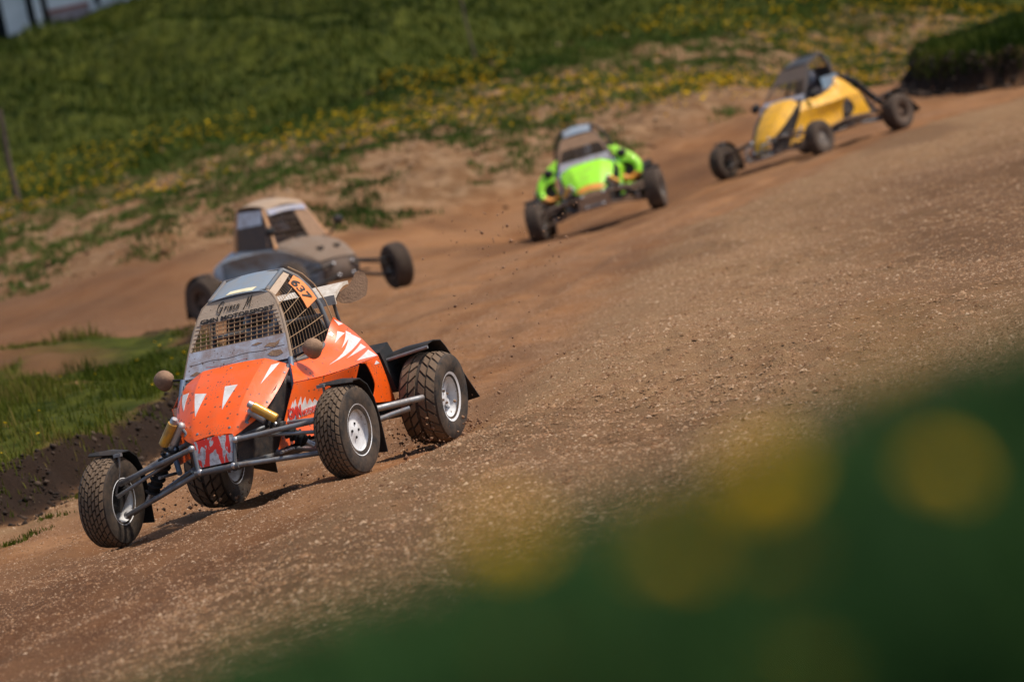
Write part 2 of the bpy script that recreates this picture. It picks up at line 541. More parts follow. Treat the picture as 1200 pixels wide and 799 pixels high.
def ground_z(x, y, fine=True):
    x, y = np.asarray(x, float), np.asarray(y, float)
    z = base_z(x, y)
    isl, kno, wob = layers(x, y)
    z = z + sstep(0, .34, isl) * (.26 + .10 * fbm(x * .8, y * .4, 40)) + sstep(.4, 2.5, isl) * .06
    z = z + sstep(0, .30, kno) * .50 + np.clip(kno, 0, 4) * .13
    # the grassy bank the photographer stands behind
    hc = 1.62 + .13 * np.clip(x, -6, 3)
    up = sstep(17, 5.5, y) * sstep(-1.2, 2.6, y) 
    up2 = np.maximum(up, .86 * sstep(2.6, -1.2, y))
    z = z * (1 - up2) + hc * up2
    if fine:
        near = sstep(120, 60, y)
        far = far_verge(x, y)
        tr = sstep(1.5, -1.0, far)
        z = z + (fbm(x * 1.3, y * .45, 5) - .5) * .10 * tr * near
        # ruts drawn along the racing line
        s = x - curve_x(SHOULDER, y) + (fbm(x * .6, y * .22, 17) - .5) * .8
        rut = sstep(.2, -.6, s) * sstep(-4.5, -2.5, s)
        z = z + (fbm(s * 5, y * .25, 8) - .5) * .045 * rut * tr
        z = z + (fbm(x * 7, y * 4.5, 12, 3) - .5) * .055 * near * sstep(.25, .7, fbm(x * .8, y * .35, 15)) * 1.6 * (0.4 + 1.0 * sstep(-.3, .8, s))
        for c_, w_, d_ in ((-.75, .16, .035), (-2.3, .20, .03), (-3.4, .15, .025)):
            q_ = (s - c_) / w_
            z = z + tr * near * d_ * (-np.exp(-q_ ** 2) + .45 * np.exp(-(np.abs(q_) - 2) ** 2)) * (.5 + fbm(x * .4 + c_, y * .12, 18))
        z = z + sstep(-.1, .6, s) * sstep(2.6, .6, s) * .06
        g = sstep(0, 3, far)
        z = z + g * ((fbm(x * .7, y * .3, 21) - .5) * .45 + (fbm(x * 2.5, y * 1.5, 22) - .5) * .24 + (fbm(x * 7, y * 4, 23, 2) - .5) * .10)
        z = z + sstep(.3, .8, isl) * ((fbm(x * 1.1, y * .5, 25) - .5) * .34)
        z = z + sstep(4, 20, hill_top(x, y)) * (fbm(x * .22 + y * .08, y * .09, 27) - .5) * 2.6
        face = sstep(-.05, .1, isl) * sstep(.5, .35, isl) + sstep(-.05, .1, kno) * sstep(.45, .3, kno)
        z = z + face * (fbm(x * 8, y * 8, 28, 3) - .5) * .16
    return z

def axis(segs):
    out = []
    for a, b, s in segs:
        out += list(np.arange(a, b, s))
    return np.array(out + [segs[-1][1]])
XS = axis([(-900, -150, 75), (-150, -40, 10), (-40, -16, 1.2), (-16, -8, .25), (-8, 9, .07), (9, 18, .25), (18, 40, 1.2), (40, 150, 10), (150, 900, 75)])
YS = axis([(-300, -20, 20), (-20, 0, 2), (0, 18, .3), (18, 24, .3), (24, 66, .11), (66, 98, .15), (98, 120, .3), (120, 150, 1), (150, 250, 8), (250, 1500, 80)])
GX, GY = np.meshgrid(XS, YS)
GZ = ground_z(GX, GY)
wide = sstep(60, 140, np.abs(GX)) 
wide = np.maximum(wide, sstep(150, 220, GY))
GZ = GZ * (1 - wide) + np.where(GY > 100, 6.2, .3) * wide
nx, ny = len(XS), len(YS)
V = np.stack([GX.ravel(), GY.ravel(), GZ.ravel()], 1)
idx = np.arange(nx * ny).reshape(ny, nx)
F_ = np.stack([idx[:-1, :-1], idx[:-1, 1:], idx[1:, 1:], idx[1:, :-1]], -1).reshape(-1, 4)
gme = bpy.data.meshes.new('ground')
gme.vertices.add(len(V))
gme.vertices.foreach_set('co', V.ravel())
gme.loops.add(F_.size)
gme.loops.foreach_set('vertex_index', F_.ravel())
gme.polygons.add(len(F_))
gme.polygons.foreach_set('loop_start', np.arange(0, F_.size, 4))
gme.polygons.foreach_set('loop_total', np.full(len(F_), 4))
gme.update()
gme.validate()
gme.polygons.foreach_set('use_smooth', np.ones(len(F_), bool))

# lens vignette painted into soil colour lower left and right, plus brown patches
# what the ground is made of, by place: grass, bare dark earth, pale gravel, verge
isl, kno, wob = layers(GX, GY)
far, hil = far_verge(GX, GY), hill_top(GX, GY)
wobL = (fbm(GX * .5, GY * .25, 51) - .5)
grass = np.maximum(sstep(.30, .55, isl + wob * .3), sstep(.22, .42, kno))
grass = np.maximum(grass, sstep(-1.5, 1.5, hil + wobL * 7))
grass = np.maximum(grass, sstep(19, 14, GY + wobL * 4))
bald = sstep(.53, .64, fbm(GX * 1.3, GY * .5, 61) + .22 * sstep(47, 61, GY) - .06) * sstep(.8, 2, isl)
grass = grass * (1 - .9 * bald)
earth = np.maximum(sstep(-.12, .08, isl) * sstep(.62, .36, isl), sstep(-.12, .08, kno) * sstep(.5, .3, kno)) * (1 - grass * .7)
sx = GX - curve_x(SHOULDER, GY)
gravel = sstep(-.25, .7, sx + wob * 1.2) * sstep(0, 1, -far)
verge = sstep(-.3, 3.0, far + wobL * 5)
base_strip = sstep(-1.3, -.2, isl) * sstep(.1, -.2, isl) * sstep(50, 44, GY)
gravel = np.maximum(gravel, base_strip)
col = np.stack([grass, earth, gravel, verge], -1).reshape(-1, 4)
vignette_soil = sstep(33, 27, GY + wobL * 6 + np.clip(GX, -3, 3) * 1.5) * .8  # corner falloff at lower left, put into the soil colour
vignette_soil = np.maximum(vignette_soil, sstep(1.8, 4.2, GX + wobL * 2.5 - (GY - 50) * .05) * sstep(30, 40, GY) * sstep(70, 60, GY) * .7)  # same painted falloff on the right side of the track
vignette_soil = np.maximum(vignette_soil, sstep(-2.2, -5, GX + wobL * 2) * sstep(50, 58, GY) * .6)
vignette_soil = np.maximum(vignette_soil, sstep(.52, .66, fbm(GX * .55, GY * .16, 95)) * .45) * sstep(9, 0, far)
dp_ = gme.attributes.new('vignette_soil', 'FLOAT', 'POINT')
dp_.data.foreach_set('value', vignette_soil.ravel())
at_ = gme.color_attributes.new('cover', 'FLOAT_COLOR', 'POINT')
at_.data.foreach_set('color', col.ravel())
st_ = gme.attributes.new('streak', 'FLOAT', 'POINT')
st_.data.foreach_set('value', (fbm((sx + wobL * 1.6) * 2.0 + 40, GY * .10, 91) * .7 + fbm(GX * 2.2, GY * .8, 92) * .3).ravel())

def ground_material():
    m = bpy.data.materials.new('ground')
    nt = nodes_of(m)
    p = nt.nodes['Principled BSDF']
    v = coords(nt)
    a = nt.nodes.new('ShaderNodeAttribute')
    a.attribute_name = 'cover'
    sp = nt.nodes.new('ShaderNodeSeparateColor')
    nt.links.new(a.outputs['Color'], sp.inputs[0])
    g, e, k, vg = sp.outputs[0], sp.outputs[1], sp.outputs[2], a.outputs['Alpha']
    big, mid, fine, grain = noise(nt, v, .55, 4), noise(nt, v, 3.2, 5, .6), noise(nt, v, 26, 5, .7), noise(nt, v, 75, 3, .7)
    track = mixc(nt, ramp(nt, mid, [(.36, (0, 0, 0)), (.66, (1, 1, 1))]), (.225, .094, .034), (.335, .165, .070))
    track = mixc(nt, ramp(nt, big, [(.42, (0, 0, 0)), (.62, (1, 1, 1))]), track, mixc(nt, fine, (.140, .065, .028), (.270, .140, .067)))
    track = mixc(nt, mth(nt, 'MULTIPLY', ramp(nt, fine, [(.5, (0, 0, 0)), (.72, (1, 1, 1))]), .5), track, (.095, .045, .022))
    grv = mixc(nt, ramp(nt, grain, [(.34, (0, 0, 0)), (.70, (1, 1, 1))]), (.180, .098, .048), (.350, .225, .120))
    grv = mixc(nt, mth(nt, 'MULTIPLY', ramp(nt, fine, [(.54, (0, 0, 0)), (.70, (1, 1, 1))]), .6), grv, (.15, .085, .055))
    sa = nt.nodes.new('ShaderNodeAttribute')
    sa.attribute_name = 'streak'
    stf = ramp(nt, sa.outputs['Fac'], [(.36, (0, 0, 0)), (.62, (1, 1, 1))])
    track = mixc(nt, mth(nt, 'MULTIPLY', stf, .35), track, (.30, .170, .095))
    track = mixc(nt, mth(nt, 'MULTIPLY', ramp(nt, sa.outputs['Fac'], [(.30, (1, 1, 1)), (.50, (0, 0, 0))]), .4), track, (.12, .055, .028))
    kk = mth(nt, 'MULTIPLY', k, ramp(nt, mid, [(.25, (.45,) * 3), (.6, (1, 1, 1))]))
    soil = mixc(nt, kk, track, grv)
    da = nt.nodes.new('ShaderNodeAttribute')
    da.attribute_name = 'vignette_soil'
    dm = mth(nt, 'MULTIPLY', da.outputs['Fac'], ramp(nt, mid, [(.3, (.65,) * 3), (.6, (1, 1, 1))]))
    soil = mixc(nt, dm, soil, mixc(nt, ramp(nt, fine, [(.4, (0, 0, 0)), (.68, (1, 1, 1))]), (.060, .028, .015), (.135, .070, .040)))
    vs = mixc(nt, ramp(nt, mid, [(.4, (0, 0, 0)), (.65, (1, 1, 1))]), (.16, .084, .039), (.29, .180, .100))
    gspot = noise(nt, v, 1.15, 4, .6, .3)
    vs = mixc(nt, mth(nt, 'MULTIPLY', ramp(nt, gspot, [(.46, (0, 0, 0)), (.56, (1, 1, 1))]), .0), vs, (.06, .10, .02))
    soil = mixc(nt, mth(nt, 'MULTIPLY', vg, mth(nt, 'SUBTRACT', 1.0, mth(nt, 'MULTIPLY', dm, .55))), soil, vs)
    soil = mixc(nt, e, soil, mixc(nt, fine, (.011, .007, .005), (.042, .026, .018)))
    gr = mixc(nt, ramp(nt, mid, [(.35, (0, 0, 0)), (.65, (1, 1, 1))]), (.020, .030, .004), (.075, .080, .012))
    nt.links.new(mixc(nt, g, soil, gr), p.inputs['Base Color'])
    p.inputs['Roughness'].default_value = .95
    p.inputs['Specular IOR Level'].default_value = .05
    h = mth(nt, 'ADD', mth(nt, 'MULTIPLY', fine, .6), mth(nt, 'MULTIPLY', grain, .5))
    nt.links.new(bump(nt, h, .9, .026), p.inputs['Normal'])
    return m
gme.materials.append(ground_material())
ground = bpy.data.objects.new('ground', gme)
C.objects.link(ground)
tag(ground, 'brown dirt race track with gravel shoulders and grass hill beyond', 'ground', kind='structure')

# ------------------------------------------------------------------ wheels
def tyre_mesh(name, mt, tmt, rad, wid, rows, count, skew, groove, centre_groove=False):
    mb = MB()
    h, r = wid / 2, rad - .012
    prof = [(.128, -h * .86), (.158, -h * .96), (.19, -h * 1.06), (r * .86, -h * 1.07), (r * .95, -h), (r * .985, -h * .82), (r, -h * .4), (r, h * .4), (r * .985, h * .82), (r * .95, h), (r * .86, h * 1.07), (.19, h * 1.06), (.158, h * .96), (.128, h * .86)]
    mb.lathe(prof, 56)
    body_me = mb.mesh(name, mt, True, 30)
    # tread blocks
    mb = MB()
    bw = wid * .96 / rows
    for j in range(rows):
        y0, y1 = -wid * .48 + j * bw + groove / 2, -wid * .48 + (j + 1) * bw - groove / 2
        if centre_groove and j == rows // 2 - 1: y1 -= .006
        if centre_groove and j == rows // 2: y0 += .006
        edge = j in (0, rows - 1)
        for k in range(count):
            a = 2 * math.pi * (k + .5 * (j % 2)) / count
            da = math.pi / count - groove / 2 / rad
            sk = skew * (1 if j < rows / 2 else -1)
            vs = []
            for rr in (r - .012, rad):
                sh = 1 if rr < rad else .9
                for yy, s in ((y0, -1), (y1, 1)):
                    drop = .016 if abs(yy) > wid * .42 else (.004 if abs(yy) > wid * .28 else 0)
                    for aa in (-da, da):
                        an = a + aa * sh + sk * s
                        vs.append(((rr - drop) * math.cos(an), yy * (1 if rr < rad else .985), (rr - drop) * math.sin(an)))
            mb.add(vs, [(4, 5, 7, 6), (0, 1, 5, 4), (1, 3, 7, 5), (3, 2, 6, 7), (2, 0, 4, 6)])
    return body_me, mb.mesh(name + '_tread', tmt, True, 30)

def rim_mesh(name, mt, wid, dish, spokes):
    mb = MB()
    h = wid / 2
    b = h * .90
    if not spokes:
        prof = [(.160, b - .012), (.165, b), (.159, b + .007), (.150, b + .002), (.143, b - .016), (.136, b - dish), (.10, b - dish - .006), (.06, b - dish - .004), (.045, b - dish + .004), (0, b - dish + .004)]
        mb.lathe(prof, 40)
    else:
        mb.lathe([(.160, b - .012), (.166, b), (.158, b + .008), (.143, b + .002), (.134, b - .03), (.13, -h * .5)], 40)
        for k in range(5):
            a = 2 * math.pi * k / 5
            mb.box((.083 * math.cos(a), b - dish, .083 * math.sin(a)), (.115, .018, .040), (0, -a, 0))
        mb.lathe([(.05, b - dish - .03), (.055, b - dish + .014), (.03, b - dish + .022), (0, b - dish + .022)], 20)
        mb.lathe([(.125, -h * .2), (0, -h * .2)], 24)
    mb.lathe([(.150, -b + .01), (.154, -b), (.144, -b - .004), (.128, -b + .02), (.118, -b + .05), (.115, b - dish - .01)], 40)
    return mb.mesh(name, mt)

def hub_mesh(name, mt, wid):
    mb = MB()
    mb.lathe([(.0, -.055), (.05, -.055), (.055, -.02), (.085, -.015), (.085, .0), (.03, .005), (.03, wid * .30), (0, wid * .30)], 20)
    mb.box((0, -.05, .02), (.06, .05, .17))
    for k in range(4):
        a = 2 * math.pi * k / 4 + .4
        mb.lathe([(.009, wid * .2), (.009, wid * .34), (0, wid * .34)], 6, c=(.042 * math.cos(a), 0, .042 * math.sin(a)))
    return mb.mesh(name, mt)

WH = {}
WH['front'] = (tyre_mesh('front_tyre', MT['rubber'], MT['tread'], .283, .185, 7, 30, .022, .0085), rim_mesh('front_rim', MT['rim_white'], .185, .030, False), hub_mesh('front_hub', MT['black'], .185))
WH['rear'] = (tyre_mesh('rear_tyre', MT['rubber'], MT['tread'], .292, .255, 4, 24, .075, .013, True), rim_mesh('rear_rim', MT['rim_white'], .255, .06, True), hub_mesh('rear_hub', MT['rim_dark'], .255))
WH['front_mud'] = (tyre_mesh('muddy_tyre', MT['rubber_mud'], MT['rubber_mud'], .283, .20, 6, 38, .035, .007), rim_mesh('muddy_front_rim', MT['rim_grey'], .20, .03, False), WH['front'][2])
WH['rear_mud'] = (tyre_mesh('muddy_rear_tyre', MT['rubber_mud'], MT['rubber_mud'], .290, .25, 6, 26, .055, .010, True), rim_mesh('muddy_rear_rim', MT['rim_dark'], .25, .06, True), WH['rear'][2])

def wheel(root, kind, pos, side, steer, camber, scl=1.0):
    """side +1 = the car's left; the rim's open face looks outwards"""
    w = empty('wheel', root, pos)
    w.rotation_mode = 'XYZ'
    w.rotation_euler = (Matrix.Rotation(R(steer), 3, 'Z') @ Matrix.Rotation(R(camber), 3, 'X') @ (Matrix.Identity(3) if side > 0 else Matrix.Rotation(math.pi, 3, 'Z')) @ Matrix.Rotation(random.uniform(0, 6), 3, 'Y')).to_euler()
    w.scale = (scl, scl, scl)
    t, r, h = WH[kind]
    link('tyre', t[0], w)
    link('tread', t[1], w)
    link('rim', r, w)
    link('hub', h, w)
    return w

def mudguard(root, pos, side, camber, rear, mt, scl=1.0):
    """a bent sheet over the wheel with a flap hanging behind it"""
    if rear:
        prof = [(.13, .318), (.11, .338), (.02, .348), (-.10, .335), (-.15, .29), (-.25, .155), (-.35, .02), (-.43, -.09)]
        y0, y1 = -.24, .125
    else:
        prof = [(.045, .296), (.02, .308), (-.08, .303), (-.18, .255), (-.255, .16), (-.295, .04), (-.315, -.075), (-.33, -.185)]
        y0, y1 = -.12, .105
    G = [[Vector((x, y * 1.0, z + (.012 if 0 < i < 4 else 0) * (1 if j == 1 else 0))) for j, y in enumerate((y0, (y0 + y1) / 2, y1))] for i, (x, z) in enumerate(prof)]
    m = Matrix.Rotation(R(camber + (13 * side if rear else 0)), 3, 'X') * scl
    G = [[m @ Vector((p.x, p.y * side, p.z)) + Vector(pos) for p in r] for r in G]
    mb = MB().sheet(np.array([[tuple(p) for p in r] for r in G]), .007)
    o = mb.build('mudguard', mt, root, True, 60)
    st = MB()
    if rear:
        # rolled lip along the front edge and a stay to the frame
        st.tube([G[0][0], G[0][1], G[0][2]], .011, 8)
        st.tube([G[0][0], Vector(G[0][0]) - Vector((.0, .05 * side, .10))], .011, 8)
    else:
        st.tube([m @ Vector((.02, -.03 * side, .0)) + Vector(pos), m @ Vector((.04, -.09 * side, .18)) + Vector(pos), G[1][0] + (G[1][1] - G[1][0]) * .2], .009, 8)
        st.box(tuple(G[0][0] + Vector((.005, .02 * side, .0))), (.03, .05, .02))
    st.build('stay', MT['tube'], o)
    return o

# ------------------------------------------------------------------ the driver
def driver_meshes():
    P, E_, RAD = [], [], []
    def node(p, r, parent=None):
        P.append(p); RAD.append(r)
        if parent is not None: E_.append((parent, len(P) - 1))
        return len(P) - 1
    pel = node((-.10, 0, .36), .15)
    wai = node((-.15, 0, .50), .135, pel)
    che = node((-.19, 0, .68), .165, wai)
    shd = node((-.20, 0, .81), .12, che)
    nek = node((-.185, 0, .90), .065, shd)
    node((-.17, 0, .97), .075, nek)
    wrists = []
    for s in (-1, 1):
        sh = node((-.20, s * .19, .80), .075, shd)
        el = node((-.03, s * .25, .62), .052, sh)
        wr = node((.13, s * .155, .70), .034, el)
        wrists.append((wr, s))
        hi = node((-.06, s * .11, .34), .10, pel)
        kn = node((.30, s * .15, .46), .068, hi)
        an = node((.60, s * .11, .27), .042, kn)
        node((.70, s * .11, .30), .036, an)
    for wr, s in wrists:
        pm = node((.165, s * .150, .725), .030, wr)
        pk = node((.20, s * .150, .745), .030, pm)
        for q in range(4):
            a = node((.222 - .012 * q, s * (.146 + .004 * q), .765 - .020 * q + .004), .0098, pk)
            b = node((.235 - .010 * q, s * (.128 + .004 * q), .772 - .020 * q), .009, a)
            node((.222 - .010 * q, s * (.110 + .003 * q), .768 - .021 * q), .0078, b)
        t1 = node((.175, s * .128, .752), .0105, pm)
        node((.196, s * .112, .768), .0085, t1)
    me = bpy.data.meshes.new('driver_body')
    me.from_pydata(P, E_, [])
    o = bpy.data.objects.new('driver_tmp', me)
    C.objects.link(o)
    o.modifiers.new('s', 'SKIN')
    for i, sv in enumerate(me.skin_vertices[0].data):
        sv.radius = (RAD[i], RAD[i])
        sv.use_root = (i == 0)
    sub = o.modifiers.new('ss', 'SUBSURF')
    sub.levels = sub.render_levels = 2
    bpy.context.view_layer.update()
    dg = bpy.context.evaluated_depsgraph_get()
    out = bpy.data.meshes.new_from_object(o.evaluated_get(dg))
    bpy.data.objects.remove(o)
    out.materials.clear()
    out.materials.append(MT['suit'])
    for p in out.polygons: p.use_smooth = True
    hm = MB()
    rows = []
    for i in range(13):
        t = math.pi * (.02 + .80 * i / 12)
        row = []
        for k in range(25):
            a = 2 * math.pi * k / 24
            rr = math.sin(t)
            x = .135 * rr * math.cos(a) + (.02 * max(0, math.cos(a)) ** 2 * (1 if i > 6 else 0))
            z = .145 * math.cos(t)
            if abs(((a + math.pi) % (2 * math.pi)) - math.pi) < .95 and 5 <= i <= 8: x -= .012
            row.append((x - .155, .118 * rr * math.sin(a), z + 1.03))
        rows.append(row)
    hm.sheet(rows, .006)
    hm.sheet([[(x - .03, y, .955 + .012 * k) for (x, y) in ((-.02, -.10), (.02, -.075), (.055, -.03), (.06, 0), (.055, .03), (.02, .075), (-.02, .10))] for k in range(4)], .012)
    vis = []
    for i in range(5):
        z = 1.005 + .0165 * i
        vis.append([(-.155 + .134 * math.cos(a), .116 * math.sin(a), z) for a in np.linspace(-1.0, 1.0, 13)])
    vm = MB().sheet(vis, .003)
    return out, hm.mesh('helmet', MT['helmet'], True, 60), vm.mesh('visor', MT['visor'])
DRV = driver_meshes()

def driver(pose, label, dz=0.0, dx=0.0):
    o = bpy.data.objects.new('person', DRV[0])
    C.objects.link(o)
    m = pose.matrix()
    o.matrix_world = m @ Matrix.Translation((dx, 0, dz))
    tag(o, label, 'person', 'drivers seated in the buggies')
    h = link('helmet', DRV[1], o)
    link('visor', DRV[2], h)
    return o

# ------------------------------------------------------------------ lettering
def lettering(body, size, mt, parent, origin, xdir, updir, name='lettering', shear=0.0, sx=1.0, off=0.0, bold=0.0):
    cu = bpy.data.curves.new('t', 'FONT')
    cu.body, cu.size, cu.shear, cu.extrude = body, size, shear, .0008
    cu.offset = bold
    cu.resolution_u = 3
    o = bpy.data.objects.new('t', cu)
    C.objects.link(o)
    bpy.context.view_layer.update()
    me = bpy.data.meshes.new_from_object(o.evaluated_get(bpy.context.evaluated_depsgraph_get()))
    bpy.data.objects.remove(o)
    x = Vector(xdir).normalized()
    u = Vector(updir)
    u = (u - x * u.dot(x)).normalized()
    n = x.cross(u)
    m = Matrix((x * sx, u, n)).transposed().to_4x4()
    m.translation = Vector(origin) + n * off
    me.transform(m)
    me.materials.clear()
    me.materials.append(mt)
    return link(name, me, parent)

SCRIPT = {   # pen strokes of the handwritten name, in units of letter height
    'G': [[(.62, .80), (.55, .98), (.38, 1.0), (.16, .72), (.05, .36), (.14, .06), (.34, .04), (.50, .26), (.56, .46)], [(.30, .44), (.58, .48), (.50, .2), (.40, -.22), (.26, -.30)]],
    'r': [[(.0, .42), (.06, .46), (.03, .05)], [(.05, .30), (.16, .46), (.26, .44)]],
    'i': [[(.04, .44), (.0, .08), (.08, .04)], [(.07, .64), (.09, .66)]],
    'e': [[(.02, .22), (.22, .32), (.18, .46), (.06, .40), (.0, .16), (.10, .03), (.24, .12)]],
    'c': [[(.22, .40), (.12, .46), (.01, .24), (.07, .04), (.24, .10)]],
    'o': [[(.14, .46), (.02, .34), (.03, .10), (.14, .03), (.24, .18), (.22, .40), (.12, .46)]],
    'M': [[(-.12, -.16), (.02, .10), (.22, 1.05), (.26, .30), (.30, .28), (.54, 1.08), (.50, .12), (.60, .04)]],
    '.': [[(.0, .03), (.03, .05)]],
}
def handwriting(text, size, mt, parent, origin, xdir, updir, pen, adv):
    x = Vector(xdir).normalized()
    u = Vector(updir)
    u = (u - x * u.dot(x)).normalized()
    n = x.cross(u)
    mb = MB()
    cur = 0.0
    for ch, w in zip(text, adv):
        for st in SCRIPT.get(ch, []):
            P = np.array(st)
            if len(P) > 2: P = np.array([cr1(P, t) for t in np.linspace(0, len(P) - 1, 4 * len(P))])
            pts = [Vector(origin) + (x * (cur + q[0] + .25 * q[1]) + u * q[1]) * size + n * .003 for q in P]
            mb.tube(pts, pen, 5)
        cur += w
    return mb.build('lettering', mt, parent)

# ------------------------------------------------------------------ buggies
def chassis(root, q, kinds, guards, steer=(0, 0), cambers=(0, 0, 0, 0), T=lambda p: p, nerf=True, arm_mat=None, scl=1.0, shocks=True, fxo=0.0, frame=True):
    """wheels, suspension, floor and bumper tubes that every buggy has; q is its Pose"""
    am = arm_mat or MT['tube']
    rf, rr = .283, .291
    wc = {}
    for n, sx, sy, tr, rad in (('fl', 1, 1, q.tf, rf), ('fr', 1, -1, q.tf, rf), ('rl', -1, 1, q.tr, rr), ('rr', -1, -1, q.tr, rr)):
        wc[n] = q.body(sx * q.wb / 2, sy * tr / 2, rad - .012)
    for k, n in enumerate(('fl', 'fr', 'rl', 'rr')):
        side = 1 if n[1] == 'l' else -1
        wheel(root, kinds[0] if n[0] == 'f' else kinds[1], wc[n], side, steer[k] if n[0] == 'f' else 0, cambers[k], scl)
        if guards[k]:
            mudguard(root, wc[n], side, cambers[k], n[0] == 'r' and guards[k] != 2, MT['black'], scl)
    fx = q.wb / 2 - .775 + fxo
    for n, s in (('fl', 1), ('fr', -1)):
        w = wc[n]
        hub = w + Vector((0, -.075 * s, 0))
        lo = MB()
        lo.tube([(.985 + fx, .115 * s, .285), hub + Vector((.02, -.02 * s, -.10))], .0165, 10)
        lo.tube([(.60 + fx, .30 * s, .30), hub + Vector((-.03, -.03 * s, -.10))], .0165, 10)
        lo.tube([(.70 + fx, .40 * s, .295), (.93 + fx, .42 * s, .27 + .03)], .010, 8)
        o = lo.build('control_arm', am, root)
        MB().ball(hub + Vector((.0, -.012 * s, -.10)), .026).build('joint', MT['alu'], o)
        MB().ball((.985 + fx, .115 * s, .285), .022).build('joint', MT['alu'], o)
        up = MB()
        up.tube([(.955 + fx, .15 * s, .435), hub + Vector((.02, -.02 * s, .105))], .0165, 10)
        up.tube([(.66 + fx, .29 * s, .46), hub + Vector((-.03, -.03 * s, .10))], .0165, 10)
        o = up.build('control_arm', am, root)
        MB().ball(hub + Vector((0, -.012 * s, .105)), .024).build('joint', MT['alu'], o)
        MB().ball((.955 + fx, .15 * s, .435), .022).build('joint', MT['alu'], o)
        MB().tube([(.86 + fx, .20 * s, .435), hub + Vector((.08, -.01 * s, .03))], .012, 10).build('tie_rod', am, root)
        if not shocks: continue
        # shock absorber with its gold canister
        top, bot = Vector((.83 + fx, .245 * s, .575)), hub + Vector((-.01, -.16 * s, -.045))
        d = (bot - top)
        dn = d.normalized()
        sh = MB()
        sh.tube([top, top + d * .22], .030, 14)
        sh.tube([top + d * .2, bot], .017, 10)
        sh.ball(top, .030)
        so = sh.build('shock_absorber', MT['alu'], root)
        sp = MB()
        pts = []
        a0 = dn.orthogonal().normalized()
        b0 = dn.cross(a0)
        for k in range(90):
            t = .25 + .62 * k / 89
            an = k * .55
            pts.append(top + d * t + (a0 * math.cos(an) + b0 * math.sin(an)) * .040)
        sp.tube(pts, .009, 6)
        sp.build('spring', MT['black'], so)
        MB().tube([top + d * .42, top + d * .45, top + d * .84, top + d * .88], [.02, .034, .034, .02], 12).build('shock_sleeve', MT['black'], so)
        rs = top + Vector((.035, .03 * s, .035))
        rb = MB()
        rb.tube([rs, rs + dn * .006, rs + dn * .16, rs + dn * .168], [.024, .031, .031, .024], 16)
        ro = rb.build('reservoir', MT['gold'], so)
        MB().tube([rs - dn * .035, rs - dn * .03, rs], [.016, .022, .024], 12).tube([rs - dn * .02, top], .013, 8).build('reservoir_cap', MT['alu'], so)
        # upright mount bracket of the shock
        MB().tube([(.90 + fx, .15 * s, .45), top], .010, 8).tube([(.66 + fx, .29 * s, .46), top], .010, 8).build('shock_bracket', MT['cage'], root)
    for n, s in (('rl', 1), ('rr', -1)):
        w = wc[n]
        hub = w + Vector((0, -.11 * s, 0))
        ra = MB()
        ra.tube([T(Vector((-.30, .38 * s, .31))), hub + Vector((.02, 0, -.06))], .018, 10)
        ra.tube([T(Vector((-.62, .16 * s, .31))), hub + Vector((-.02, 0, -.06))], .016, 10)
        ra.tube([T(Vector((-.55, .18 * s, .47))), hub + Vector((0, 0, .09))], .014, 10)
        ra.build('trailing_arm', MT['cage'], root)
        MB().tube([(w.x, .13 * s, w.z * .4 + .16), hub], .020, 10).build('drive_shaft', MT['cage'], root)
        o = MB().tube([(w.x + .03, .27 * s, .68), (w.x + .02, w.y - .28 * s, w.z + .02)], [.03, .02], 10).build('shock_absorber', MT['black'], root)
    # floor pan and lower rails
    fl = MB()
    fl.sheet([[T(Vector(p)) for p in r] for r in (((.985 + fx, -.12, .262), (.985 + fx, .12, .262)), ((.60, -.34, .252), (.60, .34, .252)), ((0, -.42, .25), (0, .42, .25)), ((-.45, -.40, .255), (-.45, .40, .255)), ((-.95, -.22, .29), (-.95, .22, .29)))], .006)
    fl.build('floor_pan', MT['charcoal'], root)
    rl = MB()
    for s in (1, -1):
        rl.tube([T(Vector(p)) for p in ((.985 + fx, .125 * s, .285), (.60, .35 * s, .275), (0, .43 * s, .275), (-.45, .41 * s, .28), (-.92, .22 * s, .32))], .017, 8)
        rl.tube([T(Vector(p)) for p in ((.985 + fx, .125 * s, .285), (.95 + fx, .14 * s, .44), (.66, .29 * s, .47), (.40, .36 * s, .79))], .014, 8)
    rl.tube([(.985 + fx, -.15, .282), (.985 + fx, .15, .282)], .019, 10)
    if frame: rl.build('lower_frame', MT['cage'], root)
    if nerf:
        for s in (1, -1):
            nb = MB()
            nb.tube([T(Vector(p)) for p in ((.16, .44 * s, .335), (-.02, .60 * s, .385), (-.43, .835 * s, .372 + (0 if s > 0 else -.03)))], .021, 12)
            nb.tube([T(Vector(p)) for p in ((-.25, .41 * s, .275), (-.40, .62 * s, .31), (-.46, .72 * s, .32))], .019, 10)
            nb.build('nerf_bar', am, root)
    # engine and gearbox behind the seat
    e = MB()
    e.box(T(Vector((-.66, 0, .44))), (.34, .46, .30)).box(T(Vector((-.70, -.08, .63))), (.22, .30, .14), (0, .2, 0)).box(T(Vector((-.80, .24, .42))), (.22, .2, .18))
    for k in range(5): e.box(T(Vector((-.70, -.08, .585 + .022 * k))), (.26, .34, .006), (0, .2, 0))
    for k in range(4): e.tube([T(Vector((-.55, -.13 + .08 * k, .60))), T(Vector((-.47, -.13 + .08 * k, .52))), T(Vector((-.46, -.13 + .08 * k, .36)))], .018, 8)
    e.build('engine', MT['charcoal'], root)
    ex = MB().tube([T(Vector((-.50, .25, .36))), T(Vector((-.62, .36, .36))), T(Vector((-.86, .42, .40)))], [.028, .05, .05], 12)
    ex.build('exhaust', MT['rim_dark'], root)
    st = MB()
